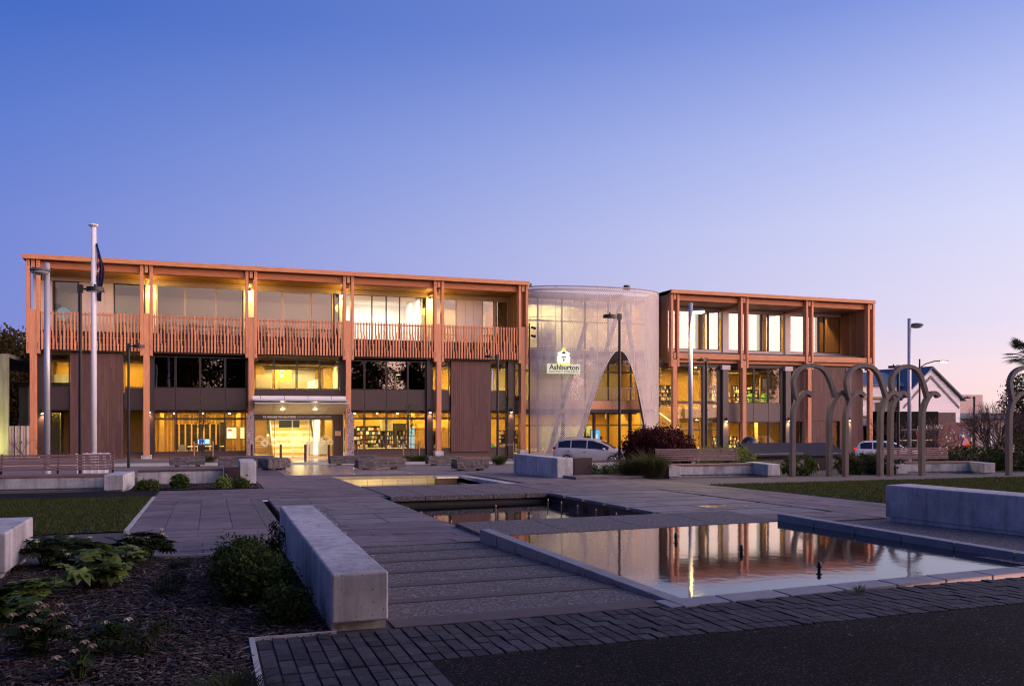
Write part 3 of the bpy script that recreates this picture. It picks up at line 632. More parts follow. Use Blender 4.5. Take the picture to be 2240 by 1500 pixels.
# entrance: doors, frosted pattern, stairs, sign
for a, b in ((2.85, 4.16), (4.18, 5.30), (5.32, 6.42), (6.44, 8.02)): win(a, b, -2.93, -.40, TW+.02, glass, steel if 4 < a < 6 else frame_m, .03, .03, 'glass_door' if 4 < a < 6 else 'window')
fz = MB(); frost = M('frosted_film', (.6, .58, .5), .8)
for i in range(8):
    cx = 3.2+i*.62
    for r in (.30, .24, .18):
        for q in range(10):
            a0, a1 = math.pi*q/10, math.pi*(q+1)/10
            fz.add([(cx+math.cos(a0)*r, TW-.012, -1.75+math.sin(a0)*r), (cx+math.cos(a1)*r, TW-.012, -1.75+math.sin(a1)*r), (cx+math.cos(a1)*(r+.017), TW-.012, -1.75+math.sin(a1)*(r+.017)), (cx+math.cos(a0)*(r+.017), TW-.012, -1.75+math.sin(a0)*(r+.017))], [(0, 1, 2, 3)])
    for q in range(3):
        d = .1+.09*q; cz = -1.95; x = cx+.31
        for (x0, z0), (x1, z1) in (((-d, 0), (0, d)), ((0, d), (d, 0)), ((d, 0), (0, -d)), ((0, -d), (-d, 0))):
            fz.add([(x+x0, TW-.013, cz+z0), (x+x1, TW-.013, cz+z1), (x+x1*.82, TW-.013, cz+z1*.82), (x+x0*.82, TW-.013, cz+z0*.82)], [(0, 1, 2, 3)])
    for zz in (-1.82, -2.08, -2.2): fz.box(cx-.31, cx+.31, TW-.013, TW-.011, zz, zz+.014)
tag(fz.build('frosted_pattern', frost, B), kind='stuff')
part('pilaster', dark_m, 8.04, 8.70, TW-.06, TW+.1, -3.3, .0); part('wall_panel', dark_m, 2.4, 2.84, TW-.06, TW+.1, -3.3, .3)
MB().box(8.15, 8.55, TW-.08, TW-.06, -1.5, -1.18).build('brass_plaque', M('copper_plaque', (.6, .33, .22), .35, .6), B)
sb_ = part('sign_board', dark_m, 2.84, 8.03, TW-.06, TW+.06, -.39, -.02)
part('over_door_panel', dark_m, 2.84, 8.44, TW-.02, TW+.08, -.01, 1.64)
def text(body, size, loc, mat, parent, name='lettering', spacing=1., ext=.012, width=None, bold=0):
    c = bpy.data.curves.new(name, 'FONT'); c.body = body; c.size = size; c.extrude = ext; c.align_x = 'CENTER'; c.space_character = spacing; c.offset = bold; c.resolution_u = 3
    o = bpy.data.objects.new(name, c); COL.objects.link(o); bpy.context.view_layer.update()
    me = bpy.data.meshes.new_from_object(o.evaluated_get(bpy.context.evaluated_depsgraph_get())); bpy.data.objects.remove(o, do_unlink=True)
    n = len(me.vertices); co = np.empty(n*3, dtype=np.float32); me.vertices.foreach_get('co', co); co = co.reshape(-1, 3)
    k = width/(co[:, 0].max()-co[:, 0].min()) if width else 1
    mid = (co[:, 0].max()+co[:, 0].min())/2
    w_ = np.stack([(co[:, 0]-mid)*k+loc[0], loc[1]-co[:, 2], co[:, 1]+loc[2]], 1); me.vertices.foreach_set('co', w_.astype(np.float32).ravel())
    me.materials.clear(); me.materials.append(mat); me.name = name; me.update()
    return place(name, me, parent)
sign_w = EM('sign_letters', (1., .72, .62), .55)
text('TE WHARE WHAKATERE', .20, (4.45, TW-.075, -.275), sign_w, sb_, width=2.15, bold=.004); text('ASHBURTON LIBRARY & CIVIC CENTRE', .19, (6.75, TW-.075, -.27), EM('sign_letters_dim', (1., .72, .62), .30), sb_, width=2.3)
for i in range(14): MB().box(4.3, 7.2, 63.2+i*.3, 63.52+i*.3, -2.95, -2.78+i*.22).build('stair_tread', cream_in if i % 2 else oak, B)
MB().box(4.3, 7.2, 67.45, 69.9, -.2, .2).build('stair_landing', cream_in, B)
for s in (4.2, 7.25): MB().tube([(s, 63.2, -1.9), (s, 67.4, 1.0)], .035, 8).build('handrail', whitep, B)
part('light_wall', white_in, 7.3, 7.42, 61.8, 69, -2.95, 2.5)
part('hanging_screen', black, 4.6, 6.0, 61.9, 61.98, -.95, -.42)
part('display_panel', EM('bright_display', (1., .95, .72), 1.6), 6.95, 7.25, 61.6, 61.66, -2.9, -1.25)
part('lobby_wall', oakd, 2.9, 4.0, 66, 66.2, -2.95, .4); part('lobby_wall', oak, 7.9, 8.7, 63, 63.2, -2.95, .4)
# canopy
can = MB().hexa([(2.62, 57.15, .86), (8.62, 57.15, .86), (8.50, 59.54, .45), (2.74, 59.54, .45), (2.62, 57.15, .93), (8.62, 57.15, .93), (8.50, 59.54, .98), (2.74, 59.54, .98)]).build('canopy', steel, B)
MB().box(2.60, 8.56, 57.3, 57.36, .95, 1.17).build('canopy_fascia', whitep, can, bevel=.01); MB().box(2.75, 8.62, 57.08, 57.2, .84, .96).build('canopy_gutter', steel, can, bevel=.01); MB().box(2.72, 8.78, 57.0, 57.08, .66, .74).build('canopy_edge', steel, can, bevel=.01)
for x in (3.1, 4.6, 6.1, 7.6): MB().box(x-.012, x+.012, 57.29, 57.30, .95, 1.17).build('joint', frame_m, can)
csof = M('canopy_soffit', (.52, .46, .36), .5, var=.05)
for i in range(5):
    a, b = 2.76+i*1.19, 2.76+i*1.19+1.175
    MB().hexa([(a, 57.08, .66), (b, 57.08, .66), (b-.0, 59.5, -.03), (a-.0, 59.5, -.03), (a, 57.08, .70), (b, 57.08, .70), (b, 59.5, .02), (a, 59.5, .02)]).build('soffit_panel', csof, can)
for i in (1, 3):
    x = 2.76+1.19*i+.6 if i == 1 else 2.76+1.19*3+.35
    MB().cyl((x, 58.3, .27), (x, 58.3, .40), .085, n=12).build('downlight', lamp_glow, can)
    lightspot(can, (x, 58.3, .24), 380, (1., .72, .32), 2.5, (0, -.05, -1), .7)
l = bpy.data.lights.new('lamp', 'POINT'); l.energy = 55; l.color = (1., .74, .3); l.shadow_soft_size = .5; o = bpy.data.objects.new('lamp', l); COL.objects.link(o); o.location = (5.7, 58.0, -1.6); o.parent = can  # fill light without a fitting, added so the canopy soffit is evenly lit
# carved posts either side of the entrance
carve = M('carved_stone', (.46, .37, .38), .6, var=.1)
def carve_nodes():
    N = carve.node_tree.nodes; L = carve.node_tree.links; p = N['Principled BSDF']
    w_ = N.new('ShaderNodeTexNoise'); w_.inputs['Scale'].default_value = 3.4; w_.inputs['Detail'].default_value = 0; w_.inputs['Distortion'].default_value = 2.4
    L.new(N['Texture Coordinate'].outputs['Object'], w_.inputs['Vector'])
    m1 = N.new('ShaderNodeMath'); m1.operation = 'MULTIPLY'; m1.inputs[1].default_value = 46; L.new(w_.outputs['Fac'], m1.inputs[0])
    sn = N.new('ShaderNodeMath'); sn.operation = 'SINE'; L.new(m1.outputs[0], sn.inputs[0])
    st = N.new('ShaderNodeMath'); st.operation = 'GREATER_THAN'; st.inputs[1].default_value = .35; L.new(sn.outputs[0], st.inputs[0])
    mx = N.new('ShaderNodeMix'); mx.data_type = 'RGBA'; L.new(st.outputs[0], mx.inputs[0]); mx.inputs[6].default_value = (.48, .38, .39, 1); mx.inputs[7].default_value = (.03, .022, .025, 1); L.new(mx.outputs[2], p.inputs['Base Color'])
    b = N.new('ShaderNodeBump'); b.inputs['Strength'].default_value = .8; b.inputs['Distance'].default_value = .03; b.invert = True; L.new(st.outputs[0], b.inputs['Height']); L.new(b.outputs[0], p.inputs['Normal'])
carve_nodes()
for lab, x0, x1, fl in (('left', 2.28, 2.74, 1), ('right', 8.72, 9.17, 0)):
    poly = [(x0, -2.98), (x1, -2.98), (x1, .25), (x1-.12, .62), (x1-.05, .9), (x0+.40, .3), (x0+.1, .02), (x0, -.1)] if fl else [(x0, -2.98), (x1, -2.98), (x1, -.1), (x1-.1, .02), (x0+.16, .3), (x0+.05, .75), (x0, .75)]
    o = MB().prism(poly, 'y', 57.75, 57.95).build('carved_post', carve)
    tag(o, f'tall carved pale post with swirling pattern on the {lab} of the lit entrance', 'carved post', 'carved entrance posts')
for s, t, n in ((2.27, 50.4, 0), (4.2, 55.1, 0), (5.4, 52.2, 0), (6.76, 51.9, 0), (8.8, 54.4, 0)):
    b = MB().cyl((s, t, G(s, t)), (s, t, G(s, t)+.95), .075, n=12).cyl((s, t, G(s, t)+.95), (s, t, G(s, t)+.985), .075, .05, 12).build('bollard', M('rust_bollard', (.085, .035, .03), .6))
    tag(b, {2.27: 'slim rusty bollard against the left carved post', 4.2: 'rusty bollard before the left glass door, beside the dark rock seat', 5.4: 'middle rusty bollard of the row before the glass doors', 6.76: 'rusty bollard before the white reception desk', 8.8: 'rusty bollard right of the right carved post'}[s], 'bollard', 'rust brown bollards at the entrance')
# ================================================================ curved perforated screen
PTS = [(22.12, 58.75), (22.6, 58.2), (23.4, 57.75), (24.6, 57.35), (26.2, 57.05), (28.0, 56.92), (29.6, 57.0), (30.9, 57.25), (31.9, 57.7), (32.6, 58.35), (33.0, 59.1), (33.2, 60.0), (33.22, 61.2), (33.22, 62.4)]
def resample(pts, n):
    # Catmull-Rom through the plan points
    out = []; P_ = [pts[0]]+pts+[pts[-1]]
    for i in range(1, len(P_)-2):
        p0, p1, p2, p3 = [np.array(P_[k]) for k in (i-1, i, i+1, i+2)]
        for t in np.linspace(0, 1, 24, endpoint=False):
            out.append(.5*((2*p1)+(-p0+p2)*t+(2*p0-5*p1+4*p2-p3)*t*t+(-p0+3*p1-3*p2+p3)*t**3))
    out.append(np.array(pts[-1])); out = np.array(out)
    d = np.concatenate([[0], np.cumsum(np.hypot(*np.diff(out, axis=0).T))])
    u = np.linspace(0, d[-1], n)
    return np.stack([np.interp(u, d, out[:, 0]), np.interp(u, d, out[:, 1])], 1), u
def archz(s):
    if s < 28.5: return 4.73-1.12*(28.5-s)**1.68
    return 4.73-1.036*(s-28.5)**2.02
perf = bpy.data.materials.new('perforated_metal'); perf.use_nodes = True
def perf_nodes():
    N = perf.node_tree.nodes; L = perf.node_tree.links; p = N['Principled BSDF']; o = N['Material Output']
    p.inputs['Base Color'].default_value = (.53, .49, .485, 1); p.inputs['Metallic'].default_value = .1; p.inputs['Roughness'].default_value = .5
    uv = N.new('ShaderNodeUVMap'); mp = N.new('ShaderNodeMapping'); mp.inputs['Rotation'].default_value = (0, 0, math.radians(45)); mp.inputs['Scale'].default_value = (1/.115, 1/.115, 1)
    v = N.new('ShaderNodeTexVoronoi'); v.voronoi_dimensions = '2D'; v.inputs['Randomness'].default_value = 0; v.inputs['Scale'].default_value = 1
    L.new(uv.outputs[0], mp.inputs[0]); L.new(mp.outputs[0], v.inputs['Vector'])
    lt = N.new('ShaderNodeMath'); lt.operation = 'LESS_THAN'; lt.inputs[1].default_value = .335; L.new(v.outputs['Distance'], lt.inputs[0])
    t = N.new('ShaderNodeBsdfTransparent'); mx = N.new('ShaderNodeMixShader'); L.new(lt.outputs[0], mx.inputs[0]); L.new(p.outputs[0], mx.inputs[1]); L.new(t.outputs[0], mx.inputs[2]); L.new(mx.outputs[0], o.inputs[0])
perf_nodes()
screen_frame = M('screen_steel', (.40, .36, .37), .5, .3)
NSEG = 15; SUB = 12
pth, ul = resample(PTS, NSEG*SUB+1)
rows = [-3.15, -1.94, .32, 2.58, 4.84, 7.09, 9.22]
for i in range(NSEG):
    for j in range(len(rows)-1):
        m = MB(); m.uv = []; any_ = False
        for q in range(SUB):
            a = i*SUB+q; b = a+1
            if q == 0: fa = .04
            za = []
            for e in (a, b):
                f = pth[e]; inside = 25.2 < f[0] < 31.4 and f[1] < 57.9
                za.append(max(rows[j]+.008, archz(f[0]) if inside else rows[j]+.008))
            z1 = rows[j+1]-.008
            if min(za) >= z1: continue
            za = [min(z, z1) for z in za]
            pa, pb = pth[a].copy(), pth[b].copy()
            if q == 0: pa = pa+(pb-pa)*.10
            if q == SUB-1: pb = pb-(pb-pa)*.10
            n = np.array([pb[1]-pa[1], -(pb[0]-pa[0])]); n = n/np.linalg.norm(n)*-.012
            k = len(m.v)
            for off in (0, 1):
                o2 = n*off
                m.v += [(pa[0]+o2[0], pa[1]+o2[1], za[0]), (pb[0]+o2[0], pb[1]+o2[1], za[1]), (pb[0]+o2[0], pb[1]+o2[1], z1), (pa[0]+o2[0], pa[1]+o2[1], z1)]
                m.uv += [(ul[a], za[0]), (ul[b], za[1]), (ul[b], z1), (ul[a], z1)]
            m.f += [(k, k+1, k+2, k+3)]
            any_ = True
        if any_: m.build('perforated_panel', perf, B)
m = MB()
for z, r in ((9.30, .05), (9.08, .09)):
    m.tube([(p_[0], p_[1]+(.15 if z < 9.2 else 0), z) for p_ in pth[::6]], r, 8)
m.build('screen_rail', screen_frame, B)
for i in range(NSEG+1):
    a = pth[min(i*SUB, len(pth)-1)]; z0 = -3.1
    if 25.2 < a[0] < 31.4 and a[1] < 57.9: z0 = max(z0, archz(a[0])+.05)
    MB().box(a[0]-.02, a[0]+.02, a[1]+.04, a[1]+.10, z0, 9.3).build('screen_mullion', screen_frame, B)
for z in (7.09, 4.84):
    MB().tube([(p_[0], p_[1]+.10, z) for p_ in pth[::6]], .022, 6).build('screen_girt', screen_frame, B)
ap = [(p_[0], p_[1]-.01, archz(p_[0])) for p_ in pth if 25.25 < p_[0] < 31.3 and p_[1] < 57.9]
MB().tube(ap, .032, 8).build('arch_trim', M('arch_edge', (.6, .55, .54), .4, .4), B)
strut = M('strut_steel', (.07, .055, .055), .55, .2)
for a, b in (((29.5, 58.2, 8.9), (25.6, 58.6, -3)), ((29.5, 58.2, 8.9), (32.4, 59.4, -3)), ((26.9, 59.2, 6.9), (24.0, 59.6, -3)), ((29.4, 58.3, 8.9), (25.2, 66, 9.0)), ((28.1, 59.2, 3.3), (27.2, 58.9, 5.0))):
    MB().cyl(a, b, .17, n=12).build('raking_strut', strut, B)
MB().cyl((29.5, 57.6, 9.2), (29.5, 57.6, 9.62), .26, .24, 10).build('strut_cap', dark_m, B)
for s, t in ((22.2, 58.7), (33.0, 60.4)): MB().box(s-.08, s+.08, t-.05, t+.05, 9.3, 9.55).build('flood_light', black, B)
# glazed wall and galleries behind the screen
bronze = M('bronze_panel', (.42, .24, .16), .28, .55)
sx = [21.95, 23.9, 25.9, 27.9, 29.9, 31.9, 33.3]
for i in range(6):
    for z0, z1 in ((-2.93, -.9), (-.88, .28), (1.02, 3.3), (3.32, 4.3), (5.05, 7.2), (7.22, 9.0)):
        win(sx[i]+.01, sx[i+1]-.01, z0, z1, 61.6, glass_hi if 1 < z0 < 4 else glass, frame_m, .05)
part('gallery_edge', bronze, 22.0, 33.2, 60.0, 60.06, .36, 1.02); part('gallery_floor', dark_m, 22.0, 33.2, 60.07, 71, .28, .42); part('gallery_edge', dark_m, 22.0, 33.2, 59.98, 60.08, .10, .34)
part('gallery_floor', dark_m, 22.0, 33.2, 61.7, 71, 4.32, 5.0); part('lobby_roof', roofm, 22.0, 33.3, 60.6, 76, 9.02, 9.3)
gb = MB(); gb.box(22.1, 33.1, 60.02, 60.06, 1.98, 2.03)
for i in range(84): x = 22.2+i*.13; gb.box(x-.009, x+.009, 60.03, 60.05, 1.03, 1.98)
gb.build('gallery_balustrade', screen_frame, B)
for s in (24.3, 27.0, 29.6, 32.2): MB().box(s-.06, s+.06, 59.96, 60.0, .36, 2.05).build('gallery_post', screen_frame, B)
for s in (25.6, 28.2, 31.3): MB().cyl((s, 60.6, -2.95), (s, 60.6, .1), .13, n=12).build('lobby_column', dark_m, B)
part('back_wall', oak, 21.95, 33.3, 69.2, 69.4, -2.95, .28); part('back_wall', cream_in, 21.95, 33.3, 66.5, 66.7, .45, 4.3); part('back_wall', cream_in, 21.95, 33.3, 65.5, 65.7, 5.02, 9.0)
part('lobby_screen_wall', M('sage_wall', (.32, .34, .20), .6), 26.2, 31.0, 67, 67.1, -2.95, -.95)
part('partition_wall', oak, 33.3, 33.4, 61.7, 69, -2.95, 9.0)
strips(22.3, 33, 63, .2, n=2); strips(22.3, 33, 66, .2, n=2); strips(22.5, 33, 63.3, 4.25, n=2); strips(22.5, 28, 62.8, 8.9, warm_soft, .7); strips(22.5, 28, 64.6, 8.9, warm_soft, .7); strips(28.5, 33, 63.5, 8.9)
MB().cyl((25.4, 63.6, 5.0), (25.4, 63.6, 7.9), .75, n=20).build('curved_wall', cream_in, B, smooth=True)
# ---- sign on the screen
sg = thing('council_sign', 'lit sign lettering Ashburton District Council with crest on the perforated screen', 'sign', (24.15, 57.0, 3.2))
halo = EM('sign_halo', (1., .93, .70), .75)  # glowing panel put in for the halo of light round the letters
MB().box(22.83, 25.42, 57.00, 57.04, 2.90, 3.60).build('halo_panel', halo, sg, bevel=.004)
ink = M('sign_ink', (.035, .032, .03), .5)
text('Ashburton', .52, (24.14, 56.985, 3.19), ink, sg, width=2.32, bold=.012); text('DISTRICT COUNCIL', .2, (24.14, 56.985, 2.98), ink, sg, width=2.32)
cw = EM('crest_white', (1., .97, .86), 2.0); cyel = EM('crest_yellow', (1., .85, .12), 1.4); cbl = M('crest_blue', (.03, .07, .16), .5); cdk = M('crest_dark', (.02, .02, .02), .5)
cx, cz, cyy = 24.12, 4.02, 57.0
sh = [(-.20, .30), (.20, .30), (.22, .0), (.12, -.28), (0, -.38), (-.12, -.28), (-.22, 0)]
MB().prism([(cx+a*1.5, cz+b*1.12) for a, b in [(-.30, .34), (-.1, .46), (.1, .46), (.30, .34), (.34, .0), (.28, -.38), (-.28, -.38), (-.34, 0)]], 'y', cyy, cyy+.03).build('crest_field', cw, sg)
MB().prism([(cx+a, cz+b*.85+.0) for a, b in sh], 'y', cyy-.02, cyy-.002).build('shield', EM('crest_shield', (1, .96, .8), 1.1), sg)
MB().box(cx-.19, cx+.19, cyy-.03, cyy-.021, cz+.02, cz+.12).build('shield_band', M('crest_band', (.2, .3, .42), .5), sg)
MB().prism([(cx-.05, cz-.22), (cx+.05, cz-.22), (cx+.045, cz-.06), (cx, cz-.02), (cx-.045, cz-.06)], 'y', cyy-.03, cyy-.021).build('shield_charge', cdk, sg)
wh = MB()
for a in (-.9, -.55, -.25, .0, .25, .55, .9): wh.prism([(cx-.02+a*.03, cz+.46), (cx+.02+a*.03, cz+.46), (cx+.03+a*.14, cz+.68-abs(a)*.07), (cx+a*.15, cz+.76-abs(a)*.09), (cx-.03+a*.13, cz+.68-abs(a)*.07)], 'y', cyy-.03, cyy-.01)
wh.build('sheaf', cyel, sg)
MB().prism([(cx-.18, cz+.35), (cx-.08, cz+.48), (cx+.08, cz+.48), (cx+.18, cz+.35), (cx+.06, cz+.30), (cx-.06, cz+.30)], 'y', cyy-.03, cyy-.01).build('helmet', cdk, sg)
for k in (-1, 1):
    MB().prism([(cx+k*a, cz+b) for a, b in [(.25, -.30), (.33, -.34), (.40, -.30), (.37, -.05), (.44, .10), (.52, .22), (.46, .34), (.38, .28), (.30, .12), (.27, -.05)]][::k], 'y', cyy-.03, cyy-.005).build('supporter', EM('crest_beast', (1, .93, .72), 1.6), sg)
    MB().prism([(cx+k*a, cz+b) for a, b in [(.40, .16), (.48, .14), (.52, .24), (.46, .30)]][::k], 'y', cyy-.045, cyy-.031).build('supporter_head', cbl, sg)
MB().prism([(cx-.5, cz-.36), (cx-.3, cz-.30), (cx, cz-.36), (cx+.3, cz-.30), (cx+.5, cz-.36), (cx+.42, cz-.46), (cx, cz-.48), (cx-.42, cz-.46)], 'y', cyy-.03, cyy-.005).build('motto_ribbon', cyel, sg)

dark2 = M('grey_brown_aluminium', (.105, .080, .080), .45, var=.1)
# ================================================================ right wing
for kx in range(3):
    a, b = cr[kx]+.37, cr[kx+1]-.37
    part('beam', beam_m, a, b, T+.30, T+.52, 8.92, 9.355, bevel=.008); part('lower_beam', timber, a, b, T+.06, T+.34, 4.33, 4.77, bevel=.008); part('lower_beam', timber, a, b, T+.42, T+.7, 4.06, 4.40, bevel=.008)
    for j in range(9):
        y0 = T+.53+j*.32
        MB().box(cr[kx]+.04, cr[kx+1]-.04, y0+.008, y0+.312, 8.87+R.uniform(0, .006), 8.93).build('soffit_board', side_m, B)
    part('cross_beam', side_m, cr[kx+1]-.1, cr[kx+1]+.1, T+.5, 62, 8.62, 8.869)
TR = 62.1
part('floor_slab', dark_m, 33.9, 53.3, T+.72, TR, 4.42, 4.94); part('floor_slab', ceil_in, 33.4, 53.2, TW+.11, BK, 3.95, 4.40); part('floor_slab', ceil_in, 37.7, 53.2, TW+.11, BK, -.42, .4)
part('carpet', carpet, 33.9, 53.2, TR+.06, BK, 4.95, 5.0)
boards(33.86, T+.45, 63.5, 3.95, 9.34, 20, side_m, .06); boards(53.15, T+.45, TR, 4.96, 8.86, 16, side_m, .06); part('end_wall', side_m, 53.2, 53.42, T+.42, 72, 3.9, 9.34)
part('window_head', pinkpanel_m, 34, 53, TR-.1, TR+.1, 8.56, 8.87)
part('sill_panel', pinkpanel_m, 34, 53.1, TR-.12, TR+.1, 4.95, 5.35)
blind = EM('glow_blind', (1., .87, .81), .95); blind2 = EM('glow_blind_warm', (1., .90, .78), 1.1)  # blinds given their own glow, for panes pale with reflected sky
def rwin(s0, s1, kind):
    if kind == 'p': MB().box(s0, s1, TR-.28, TR+.05, 4.96, 8.56).build('wall_panel', pinkpanel_m, B); return
    win(s0, s1, 5.36, 8.56, TR, glass_hi, frame_m, .045)
    if kind == 'b':
        MB().box(s0+.04, s1-.04, TR+.16, TR+.17, 5.36, 8.5).build('glowing_blind', blind if R.random() < .6 else blind2, B)
for a in ((34.0, 36.3, 'b'), (36.35, 38.55, 'b'), (38.6, 39.35, 'd'), (39.4, 40.42, 'b'), (40.66, 41.22, 'p'), (41.3, 43.0, 'b'), (43.05, 44.62, 'b'), (44.66, 45.32, 'd'), (45.36, 46.66, 'b'), (46.92, 47.46, 'p'), (47.55, 49.1, 'b'), (49.15, 50.62, 'b'), (50.66, 51.18, 'd'), (51.22, 52.9, 'd')): rwin(*a)
for s in (38.95, 44.9): MB().box(s-.08, s+.02, TR+.12, TR+.3, 5.36, 8.5).build('curtain', white_in, B)
part('back_wall', oak, 33.9, 53.15, 67, 67.2, 5, 9.3); part('ceiling', white_in, 33.9, 53.15, TR+.1, 67, 8.75, 8.9); strips(37.5, 46, 64.5, 8.66, n=2); strips(49, 53, 64.5, 8.66)
part('white_board', white_in, 51.9, 52.5, 66.9, 66.98, 5.7, 7.9)
for s in (40.6, 46.95): part('cross_bracket', steel, s-.16, s+.16, TR-3.2, TR-2.4, 3.96, 4.3)
# lower floors
for t in (60.5, 61.6, 63.2, 65): MB().cyl((38.2, t, 3.62), (45, t, 3.55), .12, n=8).build('duct', ceil_in, B)
YT = 3.82
part('lintel_panel', dark_m, 33.3, 53, TW-.1, TW+.12, YT, 4.02)
for a, b in ((33.32, 34.9), (34.92, 37.23), (37.45, 38.66)):
    for z0, z1 in ((-2.93, -1.3), (-1.28, .85), (.98, YT-.02)): win(a, b, z0, z1, TW, glass, frame_m, .045)
part('transom', dark_m, 33.3, 38.7, TW-.07, TW+.07, .86, .97); part('mullion', dark_m, 37.24, 37.44, TW-.1, TW+.1, -3.3, YT)
part('jamb', frame_m, 38.68, 38.98, TW-.06, TW+.1, -3.6, YT); part('pilaster', dark2, 39.0, 39.5, TW-.32, TW+.1, -3.9, YT+.1); MB().box(38.86, 39.62, TW-.42, TW-.02, 3.55, 3.92).build('capital', pinkpanel_m, B)
for i, (a, b) in enumerate(((39.52, 40.8), (40.82, 42.08), (42.12, 43.5), (43.54, 44.7))):
    win(a, b, .86, YT-.02, TW, glass); MB().box(a, b, TW-.03, TW+.08, -.62, .85).build('spandrel_panel', dark2, B); win(a, b, -3.5, -.63, TW, glass)
    MB().box(a+.06, b-.06, TW+.2, TW+.26, 1.28, 1.36).build('sill_rail', black, B)
part('jamb', frame_m, 44.72, 45.02, TW-.06, TW+.1, -3.8, YT); part('pilaster', dark2, 45.04, 45.55, TW-.32, TW+.1, -4, YT+.1); MB().box(44.92, 45.66, TW-.42, TW-.02, 3.55, 3.92).build('capital', pinkpanel_m, B)
cladding(45.8, 51.15, -.6, YT, 30); cladding(46.75, 49.9, -3.9, -.62, 18); cladding(50.58, 51.15, -3.9, -.62, 4)
win(45.85, 46.72, -2.9, -.64, TW, glass); win(49.92, 50.56, -2.9, -.64, TW, glass); part('wall_panel', dark_m, 45.85, 46.72, TW-.1, TW+.1, -4, -2.92); part('wall_panel', dark_m, 49.92, 50.56, TW-.1, TW+.1, -4, -2.92)
part('pilaster', dark2, 51.17, 51.75, TW-.32, TW+.1, -4, YT); part('wall_panel', clad_m, 51.77, 53.1, TW-.06, TW+.1, -4, YT); part('end_wall', clad_m, 53.1, 53.25, TW, 72, -4.2, YT)
for s in (39.25, 45.3, 51.45): wall_light(s, TW-.33, -.55, 26)
part('back_wall', oak, 33.4, 53, 69.9, BK, -3, -.45); part('back_wall', oakd, 37.7, 53, 68, 68.2, .4, 3.95); part('back_wall', oak, 33.4, 37.8, 68.4, 68.6, -.4, 3.95)
part('lining_panel', oak, 37.5, 38.7, 60.4, 60.5, -2.9, 3.9); part('lining_panel', oak, 43.9, 44.8, 61.2, 61.3, .5, 3.9)
part('stair_flank', oak, 33.4, 36.9, 62.5, 62.6, -1.2, .6)
MB().hexa([(33.4, 62.3, 1.0), (36.8, 62.3, -1.2), (36.8, 62.34, -1.2), (33.4, 62.34, 1.0), (33.4, 62.3, 1.12), (36.8, 62.3, -1.08), (36.8, 62.34, -1.08), (33.4, 62.34, 1.12)]).build('stair_light', EM('stair_glow', (1, .82, .5), 1.6), B)
strips(33.6, 37, 61.2, 3.85, w=.3); strips(38, 45, 62, 3.85, n=2, w=.3); strips(38, 45, 65.5, 3.85, n=2, w=.3); strips(38, 45, 61.8, -.5, n=2, w=.3); strips(38, 45, 65, -.5, n=2, w=.3); strips(45.9, 52.5, 62.5, -.5, n=2); strips(33.6, 37, 65, 3.85)
part('wayfinding_panel', cream_in, 37.7, 38.55, 60.3, 60.36, -.75, .75)
text('1', .5, (37.95, 60.28, -.2), ink, B, width=.14); tl = MB()
for z in (.42, .3, .1, .0): tl.box(38.15, 38.45, 60.285, 60.295, z, z+.04)
tl.build('lettering', ink, B)
part('exit_light', EM('exit_green', (.35, 1., .7), 1.6), 36.1, 36.55, 63, 63.04, -1.7, -1.52)
part('exit_light', EM('exit_green_2', (.3, 1., .45), 2.2), 4.75, 5.05, 62.9, 62.94, 2.95, 3.12)
part('pendant_light', EM('pendant_glow', (1, .9, .6), 14), 4.78, 4.98, 62.95, 63.1, 2.66, 2.8)
part('door_leaf', oak, 44.05, 44.6, 62.5, 62.55, -3, -.7)
# red lamps hanging in the last ground floor window
rl = EM('red_glow', (1., .03, .06), 9)
for s, t, z in ((21.3, 61, -.25), (21.35, 61, -.72), (21.55, 61, -.72), (21.6, 61, -.98)):
    o = MB().sphere((s, t, z), .06, 10, 6).cyl((s, t, z+.05), (s, t, .4), .006, n=6).build('red_lamp', rl); tag(o, {-.25: 'topmost round red lamp inside the narrow window by the corner', -.98: 'lowest round red lamp inside the narrow window by the corner'}.get(z, 'left round red lamp of the middle pair in the narrow window' if s < 21.5 else 'right round red lamp of the middle pair in the narrow window'), 'lamp', 'red lamps in the narrow window')
